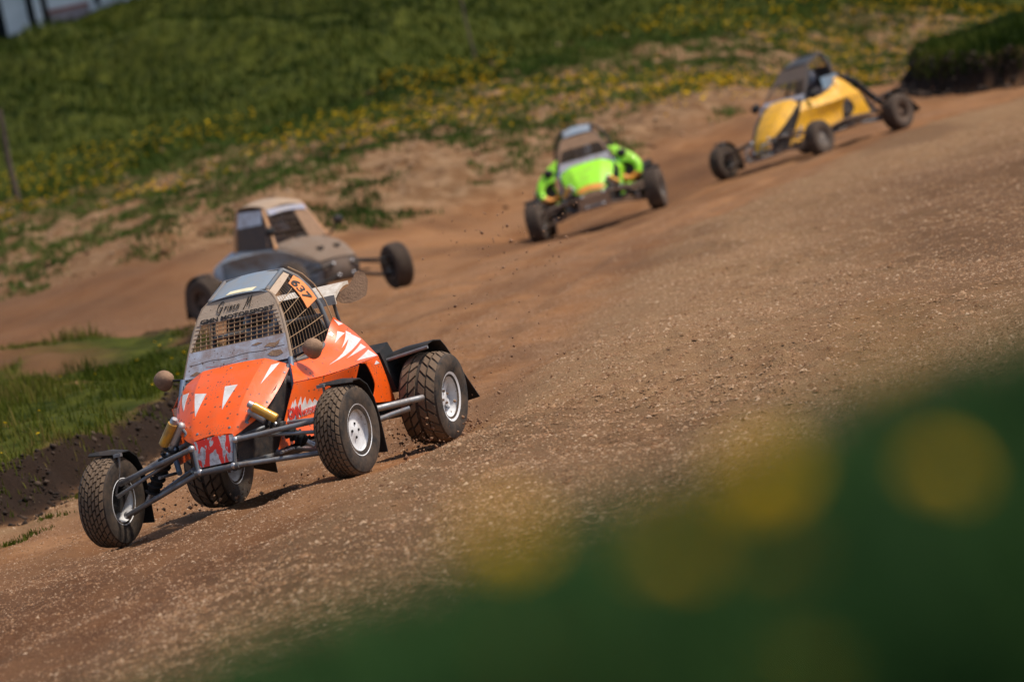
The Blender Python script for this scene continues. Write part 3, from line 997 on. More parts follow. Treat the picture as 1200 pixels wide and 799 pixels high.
    st.sheet([[T(Vector(p)) for p in r] for r in (((.18, -.17, .36), (.18, 0, .33), (.18, .17, .36)), ((-.18, -.19, .36), (-.20, 0, .33), (-.18, .19, .36)), ((-.30, -.21, .60), (-.33, 0, .60), (-.30, .21, .60)), ((-.33, -.20, .88), (-.36, 0, .88), (-.33, .20, .88)), ((-.34, -.12, 1.06), (-.36, 0, 1.06), (-.34, .12, 1.06)))], .02)
    st.build('seat', MT['black'], root)
    sw = MB()
    sw.tube([Vector((.22, 0, .73)) + Vector((-.045 * math.cos(a) * 1, .135 * math.sin(a), .125 * math.cos(a))) for a in np.linspace(0, 2 * math.pi, 25)[:-1]], .012, 8, closed=True)
    sw.tube([(.22, 0, .73), (.62, 0, .56)], .013, 8)
    for a in (.0, 2.1, 4.2): sw.tube([(.225, 0, .73), Vector((.22, 0, .73)) + Vector((-.045 * math.cos(a), .135 * math.sin(a), .125 * math.cos(a)))], .008, 6)
    sw.build('steering_wheel', MT['black'], root)
    return wc

HOOD = Surf([[(.40, -.372, .780), (.40, -.345, .800), (.40, -.216, .858), (.40, 0, .866), (.40, .216, .858), (.40, .345, .800), (.40, .372, .780)],
             [(.60, -.352, .665), (.60, -.325, .688), (.60, -.200, .765), (.60, 0, .778), (.60, .200, .765), (.60, .325, .688), (.60, .352, .665)],
             [(.78, -.292, .552), (.78, -.265, .575), (.78, -.168, .638), (.78, 0, .655), (.78, .168, .638), (.78, .265, .575), (.78, .292, .552)],
             [(.89, -.205, .490), (.89, -.190, .500), (.89, -.142, .528), (.89, 0, .548), (.89, .142, .528), (.89, .190, .500), (.89, .205, .490)],
             [(.935, -.140, .455), (.935, -.135, .462), (.935, -.125, .476), (.937, 0, .490), (.935, .125, .476), (.935, .135, .462), (.935, .140, .455)]], .75)
PANEL = Surf([[(.40, .375, .805), (.48, .41, .745), (.56, .44, .684)], [(.2, .405, .80), (.235, .475, .742), (.264, .52, .671)],
              [(-.05, .415, .84), (-.045, .51, .775), (-.036, .57, .675)], [(-.20, .43, .95), (-.21, .525, .815), (-.20, .58, .68)],
              [(-.235, .45, .995), (-.406, .5, .855), (-.552, .55, .682)]])
def ws_w(z):
    return float(np.interp(z, [.80, .814, .975, 1.10, 1.181, 1.225, 1.262], [.374, .37, .335, .30, .268, .240, .185]))
def ws(s, z): return Vector((.364 - (z - .814) * .574, s * ws_w(z), z))
HOOP = [(-.19, .20, 1.352), (-.215, .275, 1.29), (-.232, .33, 1.21), (-.236, .378, 1.09), (-.238, .40, .96), (-.236, .405, .875)]
def net_pt(u, v, s=1):
    """side opening: u from the windscreen edge back to the main hoop, v from the sill up to the roof"""
    z = .805 + v * (1.258 - .805)
    a = Vector((.364 - (z - .814) * .574, ws_w(z) + .004, z))
    b = Vector(cr1(np.array(HOOP[::-1]), v * 5))
    p = a.lerp(b, u)
    p.y += .012 * math.sin(math.pi * u) * math.sin(math.pi * min(1, v * .9 + .05))
    return Vector((p.x, p.y * s, p.z))

def sheet_ws(mb, z0, z1, off=.004, s0=-1, s1=1, n=12, m=8, T=lambda p: p):
    nn = Vector((.8673, 0, .4978))
    return mb.sheet([[tuple(T(ws(s, z) + nn * off)) for s in np.linspace(s0, s1, n)] for z in np.linspace(z0, z1, m)], .003)

def body(root, sp, T=lambda p: p):
    """cab, bonnet and side panels of the open-cage buggies"""
    TG = lambda G: np.array([[tuple(T(Vector(p))) for p in r] for r in G])
    hood = MB().sheet(TG(HOOD.grid(29, 37) * np.array([1, sp.get('hood_w', 1.0), 1])), .005).build('bonnet', MT[sp['paint']], root, True, 14)
    nose = Surf([[(.938, -.137, .470), (.944, 0, .480), (.938, .137, .470)], [(.958, -.128, .40), (.964, 0, .40), (.958, .128, .40)], [(.975, -.110, .312), (.980, 0, .312), (.975, .110, .312)]])
    MB().sheet(TG(nose.grid(9, 9)), .006).build('nose_panel', MT[sp['nose']], root)
    for s in (1, -1):
        mir = (lambda G: G) if s > 0 else mirror_y
        # dark plate below the bonnet edge
        pl = MB().plate([T(Vector((x, y * s, z))) for x, y, z in ((.43, .352, .775), (.62, .336, .675), (.80, .262, .555), (.91, .150, .455), (.93, .130, .30), (.66, .30, .28), (.56, .355, .33))], (0, s, 0), .004)
        pl.build('foot_plate', MT['charcoal'], root)
        pm = MB()
        U = mir(PANEL.grid(37, 15, 0 if s > 0 else .8))
        pm.sheet(TG(U), .005)
        lowr = Surf([[(.56, .441, .680), (.70, .395, .49), (.86, .375, .315)], [(.264, .519, .666), (.36, .455, .50), (.46, .455, .335)], [(-.036, .567, .669), (-.02, .50, .52), (.05, .50, .35)], [(-.165, .577, .672), (-.13, .53, .54), (-.09, .515, .36)]])
        pm.sheet(TG(mir(lowr.grid(22, 13, 0 if s > 0 else .6))), .005)
        leg = Surf([[(-.185, .580, .677), (-.37, .565, .680), (-.552, .550, .680)], [(-.30, .568, .655), (-.44, .560, .630), (-.585, .550, .600)], [(-.372, .562, .540), (-.50, .557, .510), (-.625, .550, .480)], [(-.345, .556, .470), (-.47, .553, .44), (-.648, .550, .40)], [(-.265, .552, .415), (-.42, .550, .40), (-.658, .550, .377)]])
        pm.sheet(TG(mir(leg.grid(22, 9))), .005)
        po = pm.build('side_panel', MT[sp['paint']], root, True, 35)
        if sp.get('claws') and s > 0:
            for S_, tip, a, b, off in ((PANEL, (2.35, .5), (3.0, .36), (3.3, .64), -.004), (PANEL, (1.35, 1.38), (3.56, .76), (3.93, 1.24), -.004), (PANEL, (2.3, .92), (3.5, .62), (3.66, .84), -.0055),
                                       (PANEL, (2.1, 1.5), (3.65, 1.34), (3.78, 1.55), -.004), (PANEL, (2.75, 1.84), (3.78, 1.66), (3.95, 1.98), -.004), (PANEL, (3.5, .30), (3.74, .03), (3.97, .42), -.004), (leg, (.9, 1.0), (.35, 1.55), (.65, 1.75), .004)):
                spike(MB(), S_, tip, a, b, off).build('claw_sticker', MT['white'], po)
            fm = MB().sheet([[lowr(a, b) - lowr.normal(a, b) * .004 for b in (.86, .95, 1.05, 1.16)] for a in np.linspace(.08, 1.2, 12)], .0012)
            for a, b, t in ((.02, .20, (-.05, .14)), (.10, .42, (.30, .10)), (.34, .62, (.55, .06)), (.55, .85, (.75, .12)), (.8, 1.15, (1.0, .22)), (1.05, 1.4, (1.25, .3))):
                spike(fm, lowr, (.06 + a * .75 + .04, t[1] + .40), (.06 + a * .75, .90), (.06 + b * .75, .90), -.004)
            fm.build('flame_sticker', MT['white'], po)
            xd = Vector(lowr(.9, 1)) - Vector(lowr(.1, 1))
            ud = Vector(lowr(.3, .3)) - Vector(lowr(.3, 1.4))
            n0 = Vector(lowr.normal(.2, 1))
            if n0.y < 0: n0 = -n0
            l1 = lettering('GMN', .098, MT['red_ink'], po, Vector(lowr(.12, 1.13)) + n0 * .009, xd, ud, shear=.15, sx=.66, bold=.0035)
            lettering('MOTORSPORT', .046, MT['red_ink'], po, Vector(lowr(.12, 1.13)) + n0 * .010 + xd.normalized() * .155, xd, ud, shear=.15, sx=.8, bold=.0015)
        # front pillar tube down the side of the body
        MB().tube([T(Vector((x, y * s, z))) for x, y, z in ((.375, .375, .83), (.50, .405, .60), (.68, .405, .385), (.80, .34, .295))], .018, 10).build('pillar_tube', MT['pillar'], root)
    if sp.get('claws'):
        for tip, a, b in (((1.5, 1.32), (.5, 1.0), (.8, 1.55)), ((2.25, 2.12), (1.2, 2.02), (1.35, 2.48)), ((2.25, 3.28), (1.24, 3.12), (1.24, 3.56)), ((1.15, 4.42), (.24, 4.42), (.05, 4.72))):
            spike(MB(), HOOD, tip, a, b, .0045).build('claw_sticker', MT['white'], hood)
        for a, b in ((.35, .5), (.35, 5.5), (1.6, .55), (1.6, 5.45), (2.7, .9), (2.7, 5.1), (3.3, 2.2), (3.3, 3.8), (.25, 3.0)):
            p, n_ = Vector(HOOD(a, b)), Vector(HOOD.normal(a, b))
            MB().tube([p - n_ * .002, p + n_ * .004, p + n_ * .006], [.0095, .0095, .006], 10).build('fastener', MT['tube'], hood)
    if sp.get('nose_band'):
        MB().sheet(TG([[HOOD(a, b) + np.array((.002, 0, .006)) for b in np.linspace(.9, 5.1, 17)] for a in np.linspace(2.75, 3.9, 6)]), .003).build('nose_band', MT[sp['nose_band']], hood)
    # roll cage
    cg = MB()
    for s in (1, -1):
        L = lambda pts: [T(Vector((x, y * s, z))) for x, y, z in pts]
        MB().tube(L([(.375, .378, .79), (.364, .375, .814), (.272, .34, .975), (.20, .305, 1.10), (.155, .272, 1.178), (.130, .245, 1.225), (.108, .200, 1.258)]), .012, 10).build('windscreen_frame', MT['frame_mud' if sp.get('letters') else 'charcoal'], root)
        cg.tube(L([(.108, .200, 1.258), (-.19, .20, 1.352)]), .017, 10)
        cg.tube(L(HOOP + [(-.26, .42, .60), (-.28, .41, .29)]), .018, 10)
        cg.tube(L([(-.20, .20, 1.33), (-.50, .235, .98), (-.88, .25, .58), (-.92, .22, .32)]), .016, 10)
        cg.tube(L([(-.236, .405, .875), (.10, .425, .805), (.375, .378, .80)]), .015, 10)
    for p, q in (((.108, -.2, 1.258), (.108, .2, 1.258)), ((-.19, -.2, 1.352), (-.19, .2, 1.352)), ((-.236, -.39, 1.02), (-.236, .39, 1.02)), ((.364, -.375, .80), (.364, .375, .80)), ((-.88, -.25, .58), (-.88, .25, .58))):
        cg.tube([T(Vector(p)), T(Vector(q))], .016, 10)
    cg.build('roll_cage', MT['cage' if sp.get('letters') else 'charcoal'], root)
    # windscreen: sheet below, wire grille, mud-caked visor above
    z0, z1, z2, z3 = sp.get('wsz', (.822, .978, 1.128, 1.262))
    sheet_ws(MB(), z0, z1, .012, T=T).build('windscreen_sheet', MT['sheet'], root)
    vz = sheet_ws(MB(), z2 + .028, z3, .010, -1.0, 1.0, T=T)
    for s in (-1, 1):
        vz.sheet([[tuple(T(ws(s * k, z) + Vector((.0087, 0, .005)))) for k in (np.interp(z, [z1, z2 + .028], [.955, .85]), 1.0)] for z in np.linspace(z1, z2 + .028, 5)], .003)
    visor = vz.build('windscreen_visor', MT['visor_mud' if sp.get('letters') else sp.get('visor', 'mud')], root)
    if sp.get('letters'):
        nq = Vector((.8673, 0, .4978)) * .0155
        for pts in (((.55, .92), (.66, .938), (.78, .93), (.88, .945), (.84, .92), (.74, .905), (.64, .915)), ((.60, .872), (.70, .888), (.86, .884), (.90, .86), (.78, .848), (.66, .856)), ((-.90, .842), (-.78, .858), (-.70, .846), (-.80, .832)), ((.30, .945), (.44, .955), (.52, .945), (.40, .938))):
            MB().plate([ws(a, b) + nq for a, b in pts], (1, 0, .57), .002).build('mud_patch', MT['mud'], visor)
        MB().tube([ws(s, .903 + .004 * math.sin(9 * s)) + nq * .85 for s in np.linspace(-.95, .95, 14)], .0022, 5).build('sheet_seam', MT['rim_dark'], visor)
        MB().tube([ws(s, .868 + .006 * math.sin(6 * s)) + nq * .85 for s in np.linspace(-.6, .2, 9)], .0016, 5).build('sheet_scribble', MT['red_ink'], visor)
    wm = MB()
    nn = Vector((.8673, 0, .4978)) * .012
    nzs = 7
    for k in range(nzs):
        z = z1 + (z2 - z1) * k / (nzs - 1)
        wm.tube([T(ws(s, z) + nn) for s in np.linspace(-.97, .97, 5)], .0030, 5)
    for k in range(18):
        y = -.335 + .67 * k / 17
        if abs(y) > .318: continue
        pts = [Vector((ws(0, z).x, y, z)) + nn * .75 for z in np.linspace(z1, z2 + .03, 4)]
        wm.tube([T(p) for p in pts], .0029, 5)
    wm.build('windscreen_grille', MT['wire' if sp.get('letters') else 'rim_dark'], root)
    rf = MB()
    rf.sheet(TG([[(.128 - t * .33, y * 1.0, 1.258 + t * .098 + .016 * (1 - (y / .21) ** 2) - (.010 if abs(y) > .2 else 0)) for y in np.linspace(-.214, .214, 11)] for t in np.linspace(0, 1, 7)]), .005)
    roof = rf.build('roof_panel', MT[sp['roof']], root)
    if sp.get('letters'):
        MB().sheet(TG([[(.128 - t * .33, y + (t - .1) * .10, 1.2625 + t * .098 + .016 * (1 - (y / .21) ** 2)) for y in np.linspace(-.075, .11, 7)] for t in (.04, .20)]), .002).build('roof_sticker', MT['cream'], roof)
        ud = ws(0, 1.2) - ws(0, 1.1)
        o = ws(0, 1.180) + Vector((.8673, 0, .4978)) * .013
        handwriting('Grieco M.', .068, MT['ink'], visor, o + Vector((0, -.145, 0)), (0, 1, 0), ud, .0026, [.80, .36, .20, .36, .34, .52, .34, .80, .2])
        o = ws(0, z2 + .001) + Vector((.8673, 0, .4978)) * .0165
        sheet_ws(MB(), z2 - .002, z2 + .030, .0145, -.97, .97, T=T).build('banner', MT['visor_mud'], visor)
        lettering('GMN MOTORSPORT', .040, MT['ink'], visor, o + Vector((.003, -.255, .003)), (0, 1, 0), ud, sx=1.40, bold=.0016)
    # mirrors on stalks
    for s in sp.get('mirrors', (1, -1)):
        mp = Vector((.335, .520 * s, .852))
        mb = MB()
        mb.ball((0, 0, 0), .055, .066, .060, 14, 10)
        mb.v = [(x * (1 + .10 * math.sin(31 * y + 17 * z + s)), y * (1 + .12 * math.sin(40 * z + 23 * x)), z * (1 + .12 * math.sin(37 * y + 29 * x + 2))) for x, y, z in mb.v]
        mb.v = [(x if x > -.02 else -.02 + (x + .02) * .2, y, z) for x, y, z in mb.v]
        mb.v = [tuple(T(Vector(p) + mp)) for p in mb.v]
        mo = mb.build('mirror', MT[sp.get('mirror_mat', 'mud')], root)
        MB().tube([T(mp), T(Vector((.34, .44 * s, .838))), T(Vector((.35, .376 * s, .83)))], .008, 8).build('mirror_stalk', MT['black'], mo)
    if sp.get('nets'):
        for s in (1, -1):
            nm = MB()
            for v in (0, .14, .30, .46, .62, .77, .90):
                nm.tube([T(net_pt(u, v, s)) for u in np.linspace(0, 1.0, 10)], .0025, 5)
            for k in range(15):
                u = k / 14
                nm.tube([T(net_pt(u, v, s)) for v in np.linspace(0, .985, 12)], .0014, 4)
            # the guard rod standing proud of the hoop
            nm.tube([T(Vector((x - .02, (y + .035) * s, z + .012))) for x, y, z in HOOP], .0042, 6)
            nm.tube([T(net_pt(0.0, v, s) + Vector((0, .008 * s, 0))) for v in np.linspace(0, .98, 12)], .005, 6)
            no = nm.build('side_net', MT['wire'], root)
            sm = MB().sheet(TG([[net_pt(u, v, s) + Vector((0, .004 * s, 0)) for u in np.linspace(.06, .94, 10)] for v in (.90, .985)]), .003)
            sm.build('net_strip', MT['visor_mud'], no)
            if s > 0:
                g = [[net_pt(u, v) + Vector((0, .011, .0)) for u in np.linspace(.62, .97, 5)] for v in np.linspace(.47, .86, 6)]
                pn = MB().sheet(TG(g), .003).build('number_plate', MT['plate'], no)
                c0, xd, yd = 0, net_pt(.80, .50) - net_pt(.80, .84), net_pt(.97, .66) - net_pt(.62, .66)
                n_ = xd.cross(yd).normalized()
                if n_.y < 0: n_ = -n_
                lettering('637', .118, MT['ink'], pn, net_pt(.665, .845) + n_ * .018, xd, yd, bold=.0035, sx=.86)
    fw = MB().plate([T(Vector(p)) for p in ((-.30, -.36, .29), (-.30, .36, .29), (-.30, .36, .90), (-.28, .28, 1.16), (-.28, -.28, 1.16), (-.30, -.36, .90))], (1, 0, 0), .006)
    fw.build('firewall', MT['charcoal'], root)
    return hood

def wing(root, x=-.80, z=1.10, T=lambda p: p):
    wo = MB()
    G = [[(x + .12 - .25 * t, y, z + .03 * math.sin(t * 2.6) + .05 * t + .0) for y in np.linspace(-.30, .30, 5)] for t in np.linspace(0, 1, 7)]
    wo.sheet(G, .022)
    w = wo.build('wing', MT['wing'], root)
    MB().sheet([[(x + .126, y, z - .045 + .06 * k) for y in np.linspace(-.30, .30, 4)] for k in (0, .5, 1)], .012).build('wing_lip', MT['wing'], w)
    for s in (1, -1):
        # broad end plate, flared outwards, with a scooped front edge
        P = [(-.765, .250, 1.116), (-.799, .292, 1.125), (-.837, .336, 1.146), (-.858, .358, 1.172), (-.870, .370, 1.191), (-.884, .384, 1.22), (-.900, .402, 1.225), (-.920, .431, 1.203), (-.923, .442, 1.158), (-.908, .432, 1.101), (-.892, .419, 1.061), (-.854, .375, 1.041), (-.821, .333, 1.036), (-.788, .290, 1.049), (-.763, .254, 1.082)]
        pl = [Vector((a, b * s, c)) for a, b, c in P]
        n = Vector((.78, .62 * s, .10))
        MB().plate(pl, n if n.x > 0 else -n, .006).build('end_plate', MT['mud'], w, False)
        MB().tube([(x - .05, .2 * s, z), (x - .05, .24 * s, .62)], .012, 8).build('wing_strut', MT['cage'], w)
    return w

def car_root(q, label):
    o = empty('race_buggy')
    o.matrix_world = q.matrix()
    tag(o, label, 'race car', 'buggies racing on the dirt track')
    return o

# the orange car in front
q = POSE['orange']
rt = car_root(q, 'orange single-seat buggy with white claw stickers and number 637 leading the others')
chassis(rt, q, ('front', 'rear'), (1, 1, 1, 1), (-4, -4), (-4.3, -7.5, -7.5, -7.5))
body(rt, dict(paint='orange', nose='nose', roof='roof', claws=True, letters=True, nets=True))
wing(rt)
bx = MB().box((-.70, .44, .60), (.22, .30, .26), (0, .3, 0), .75)
bx.build('air_box', MT['black'], rt)
driver(q, 'driver in dark suit and pale helmet behind the wire grille of the orange buggy')

# the lime car
q = POSE['green']
rt = car_root(q, 'lime green buggy with an orange nose band coming head-on round the bend')
chassis(rt, q, ('front_mud', 'rear_mud'), (1, 1, 1, 1), (-9, -9), (-4, -2, -2, -2), arm_mat=MT['rim_dark'])
body(rt, dict(paint='lime', nose='mud', roof='roof', nose_band='orange_trim', nets=False, wsz=(.822, .93, 1.06, 1.262), mirror_mat='black'))
for s in (1, -1):
    # scoops beside the cab, orange underneath
    out_ = [(.36, 1.00), (.44, .97), (.56, .90), (.68, .79), (.745, .66), (.72, .53), (.60, .46), (.46, .47), (.40, .56)]
    inn_ = [(.47, .74), (.49, .735), (.55, .725), (.61, .69), (.64, .63), (.63, .57), (.58, .53), (.52, .53), (.48, .57)]
    xo = lambda z: .44 - .34 * max(0, z - .5)
    ring = [[(xo(z) - .20, y * s * .97, z * .985) for y, z in out_], [(xo(z) - .02, y * s, z) for y, z in out_], [(xo(z) + .04, (y * .55 + y2 * .45) * s, z * .55 + z2 * .45) for (y, z), (y2, z2) in zip(out_, inn_)], [(xo(z) + .01, y * s, z) for y, z in inn_], [(xo(z) - .12, y * s, z) for y, z in inn_]]
    up_ = Surf([[r[i] for r in ring] for i in range(0, 6)], .6)
    lo_ = Surf([[r[i] for r in ring] for i in range(5, 9)])
    sc = MB().sheet(up_.grid(26, 17), .006).build('side_scoop', MT['lime'], rt)
    MB().sheet(lo_.grid(13, 17), .006).build('scoop_lip', MT['orange_trim'], sc)
    MB().plate([(xo(z) - .12, y * s, z) for y, z in inn_], (1, 0, 0), .006).build('scoop_mesh', MT['charcoal'], sc)
MB().sheet([[(.99, y, z) for y in np.linspace(-.22, .22, 5)] for z in (.24, .33, .42)], .01).build('skid_plate', MT['mud'], rt)
driver(q, 'driver in dark suit and pale helmet seated in the lime green buggy')

# the yellow car, last of the four
q = POSE['yellow']
def TY(p):
    p = Vector(p)
    return Vector((p.x * 1.16 - .20 * max(0, min(1, (p.z - .8) / .5)) + (.0 if p.x > -.2 else .06), p.y, p.z - (.07 * max(0, min(1, (p.x - .45) / .5)))))
rt = car_root(q, 'yellow buggy with open cab sides at the back of the pack by the dark bank')
chassis(rt, q, ('front_mud', 'rear_mud'), (0, 1, 1, 1), (2, 2), (-3, -2, -2, -2), T=TY, arm_mat=MT['rim_dark'], scl=.86, shocks=False)
body(rt, dict(paint='yellow', hood_w=.80, visor='window_brown', nose='yellow', roof='roof_dark', nets=False, wsz=(.822, .88, 1.04, 1.262), mirror_mat='black'), T=TY)
for s in (1, -1):
    MB().tube([(-.50, .33 * s, .98), (-.80, .34 * s, .84), (-1.04, .35 * s, .60), (-1.24, .36 * s, .44)], .045, 12).build('rear_duct', MT['black'], rt)
MB().sheet([[(x, .43, z) for x in np.linspace(-.36, .02, 4)] for z in (.86, .95, 1.03)], .006).build('side_shield', MT['shield'], rt)
driver(q, 'driver in dark suit and pale helmet seated in the yellow buggy', 0, -.12)

# the grey car with the closed cab
q = POSE['grey']
rt = car_root(q, 'mud-covered grey buggy with a closed tan-roofed cab behind the orange one')
chassis(rt, q, ('front_mud', 'rear_mud'), (0, 0, 2, 2), (-17, -17), (3, 3, 3, 3), arm_mat=MT['black'], nerf=False, shocks=False, fxo=-.19, frame=False)
HG = Surf([[(.14, -.44, .735), (.14, -.36, .790), (.14, 0, .835), (.14, .36, .790), (.14, .44, .735)],
           [(.40, -.43, .660), (.40, -.34, .715), (.40, 0, .765), (.40, .34, .715), (.40, .43, .660)],
           [(.62, -.36, .550), (.62, -.30, .600), (.62, 0, .640), (.62, .30, .600), (.62, .36, .550)],
           [(.76, -.29, .465), (.765, -.26, .490), (.785, 0, .510), (.765, .26, .490), (.76, .29, .465)]])
bonnet = MB().sheet(HG.grid(21, 25), .006).build('bonnet', MT['bonnet_dust'], rt)
MB().box((.60, -.12, .655), (.10, .06, .03)).box((.60, .14, .655), (.10, .06, .03)).build('bonnet_latch', MT['black'], bonnet)
NG = Surf([[(.768, -.288, .462), (.79, 0, .500), (.768, .288, .462)], [(.80, -.285, .36), (.83, 0, .36), (.80, .285, .36)], [(.76, -.25, .215), (.79, 0, .215), (.76, .25, .215)]])
MB().sheet(NG.grid(9, 9), .006).build('nose_panel', MT['window_brown'], rt)
for s in (1, -1):
    SG = Surf([[(.76, .29 * s, .465), (.78, .288 * s, .36), (.74, .25 * s, .215)], [(.42, .432 * s, .655), (.46, .33 * s, .48), (.42, .40 * s, .24)], [(.12, .47 * s, .725), (.10, .36 * s, .52), (.05, .48 * s, .27)],
               [(-.35, .53 * s, .715), (-.38, .37 * s, .53), (-.40, .52 * s, .29)], [(-.72, .565 * s, .685), (-.72, .50 * s, .52), (-.72, .545 * s, .32)], [(-.92, .56 * s, .62), (-.93, .56 * s, .48), (-.90, .54 * s, .36)]])
    MB().sheet(SG.grid(31, 15), .006).build('side_panel', MT['silver'], rt)
    DG = Surf([[(.14, .44 * s, .735), (.12, .46 * s, .730), (.12, .47 * s, .725)], [(-.35, .43 * s, .765), (-.35, .49 * s, .745), (-.35, .53 * s, .715)], [(-.72, .36 * s, .80), (-.72, .50 * s, .73), (-.72, .565 * s, .685)], [(-.95, .30 * s, .74), (-.94, .46 * s, .68), (-.92, .56 * s, .62)]])
    MB().plate([(-.86, .585 * s, .64), (-.74, .58 * s, .66), (-.76, .56 * s, .46), (-.90, .575 * s, .48)], (0, s, 0), .01).build('corner_panel', MT['shade'], rt)
    MB().sheet(DG.grid(19, 7), .006).build('deck_panel', MT['silver'], rt)
    MB().tube([(.17, .435 * s, .73), (.03, .37 * s, 1.0), (-.09, .31 * s, 1.225)], .026, 8).build('front_pillar', MT['tan'], rt)
    MB().tube([(-.60, .43 * s, .75), (-.60, .37 * s, 1.02), (-.57, .31 * s, 1.26)], .026, 8).build('rear_pillar', MT['tan'], rt)
    MB().sheet([[(-.57 + t * (.46 + .0), (.318 + .03 * k) * s, 1.25 - .155 * k + t * (-.02)) for t in np.linspace(0, 1, 5)] for k in (0, .5, 1, 1.25)], .006).build('window_shade', MT['shade'], rt)
    MB().sheet([[(-.58 + t * (.58 + .13 * k), (.36 + .055 * k) * s, 1.06 - .31 * k) for t in np.linspace(0, 1, 5)] for k in (0, .5, 1)], .004).build('window_net', MT['window_brown'], rt)
    MB().tube([(.0, .40 * s, .77), (-.02, .36 * s, .95), (-.05, .34 * s, 1.06)], .02, 8).build('door_strut', MT['tan'], rt)
    mb = MB().ball((.26, .545 * s, .955), .05, .075, .055, 14, 10)
    mo = mb.build('mirror', MT['black'], rt)
    MB().tube([(.26, .545 * s, .955), (.20, .50 * s, .85), (.12, .43 * s, .76)], .01, 8).build('mirror_stalk', MT['black'], mo)
RG = Surf([[(-.04, -.29, 1.215), (-.02, 0, 1.255), (-.04, .29, 1.215)], [(-.12, -.315, 1.268), (-.10, 0, 1.322), (-.12, .315, 1.268)], [(-.35, -.325, 1.300), (-.35, 0, 1.355), (-.35, .325, 1.300)], [(-.55, -.32, 1.285), (-.56, 0, 1.335), (-.55, .32, 1.285)], [(-.62, -.31, 1.19), (-.65, 0, 1.22), (-.62, .31, 1.19)]])
MB().sheet(RG.grid(25, 15), .012).build('roof_panel', MT['tan_dust'], rt)
MB().sheet([[(-.045 + .05 * k, y, 1.222 - .075 * k + .03 * (1 - (y / .3) ** 2)) for y in np.linspace(-.30, .30, 9)] for k in (0, .5, 1)], .006).build('visor_strip', MT['bluestrip'], rt)
MB().sheet([[(-.62 - .0 * k, y, 1.2 - .45 * k) for y in np.linspace(-.34, .34, 5)] for k in (0, .5, 1)], .006).build('rear_bulkhead', MT['charcoal'], rt)
wm = MB()
for k in range(13):
    t = k / 12
    wm.tube([(.155, -.40 + .80 * t, .80), (-.01, -.30 + .60 * t, 1.16)], .004, 5)
for k in range(6):
    t = k / 5
    wm.tube([(.155 - .165 * t, -.41 + .10 * t, .80 + .36 * t), (.155 - .165 * t, .41 - .10 * t, .80 + .36 * t)], .004, 5)
wm.build('windscreen_grille', MT['rim_dark'], rt)
MB().sheet([[(.16 - .165 * t, y * (.41 - .10 * t) / .41, .80 + .36 * t) for y in np.linspace(.14, .41, 4)] for t in (0, .5, 1)], .003).build('mud_film', MT['mud'], rt)
MB().box((-.95, 0, .52), (.08, .80, .22)).build('tail_panel', MT['silver'], rt)
driver(q, 'driver in dark suit and pale helmet inside the closed cab of the grey buggy', 0, -.10)

# ------------------------------------------------------------------ the house beyond the hill, posts
def wall_mat(name, a, b):
    m = bpy.data.materials.new(name)
    nt = nodes_of(m)
    p = nt.nodes['Principled BSDF']
    n1 = noise(nt, coords(nt), 1.8, 6, .65)
    nt.links.new(mixc(nt, ramp(nt, n1, [(.4, (0, 0, 0)), (.7, (1, 1, 1))]), a, b), p.inputs['Base Color'])
    p.inputs['Roughness'].default_value = .85
    return m
MW = wall_mat('white_render', (.62, .64, .66), (.46, .48, .50))
MPINK = wall_mat('pinkish_plinth', (.34, .26, .27), (.24, .20, .21))
MDARK = wall_mat('dark_doorway', (.012, .014, .018), (.02, .02, .022))
MRED = wall_mat('roof_tile', (.30, .10, .06), (.22, .08, .05))
MWOOD = wall_mat('weathered_wood', (.10, .068, .048), (.05, .036, .028))
HB = at(15, 43, 140)
hx = lambda px: (px - 15) / 46.5
hs = empty('house', None, tuple(HB + np.array([0, 0, -.25])))
tag(hs, 'white walled house with dark doorways and a pinkish plinth above the grass hill', 'house')
m = MB()
m.box((6.5, 3.2, 1.6), (16.9, 5.4, 3.2))
m.build('inner_wall', MDARK, hs, False)
def wallbox(name, x0, x1, z0, z1, mt, y=0.0, th=.25):
    return MB().box(((x0 + x1) / 2, y + th / 2, (z0 + z1) / 2), (x1 - x0, th, z1 - z0)).build(name, mt, hs, False)
wallbox('wall', hx(-70), hx(-30), 0, 3.2, MW)
wallbox('wall', hx(10), hx(36.5), 0, 3.2, MW)
wallbox('pillar', hx(46), hx(53.5), 0, 3.2, MW, -.15, .3)
wallbox('plinth', hx(61), hx(107), 0, .60, MPINK, -.03)
wallbox('sill', hx(61), hx(107), .602, .68, MRED, -.05, .3)
wallbox('wall', hx(61), hx(114), .684, 3.2, MW)
wallbox('wall', hx(107.3), hx(114), 0, .682, MW)
wallbox('wall', hx(121), hx(420), 0, 3.2, MW)
wallbox('wall', hx(114.1), hx(120.9), 0, .55, MW)
wallbox('wall', hx(114.1), hx(120.9), 1.6, 3.2, MW)
for a in (150, 230, 310):
    w = wallbox('window', hx(a), hx(a + 55), 1.2, 2.4, MDARK, -.02, .1)
    f = MB()
    for x in (a, a + 27, a + 55): f.box((hx(x), -.03, 1.8), (.06, .06, 1.2))
    for z in (1.2, 2.4): f.box((hx(a + 27), -.03, z), (hx(a + 55) - hx(a) + .06, .065, .06))
    f.build('frame', MW, w, False)
MB().add([(-2.2, -.5, 3.2), (14.2, -.5, 3.2), (14.2, 6.4, 3.2), (-2.2, 6.4, 3.2), (-1, 2.9, 5.0), (13, 2.9, 5.0)], [(0, 1, 5, 4), (2, 3, 4, 5), (1, 2, 5), (3, 0, 4), (0, 3, 2, 1)]).build('roof', MRED, hs, False)

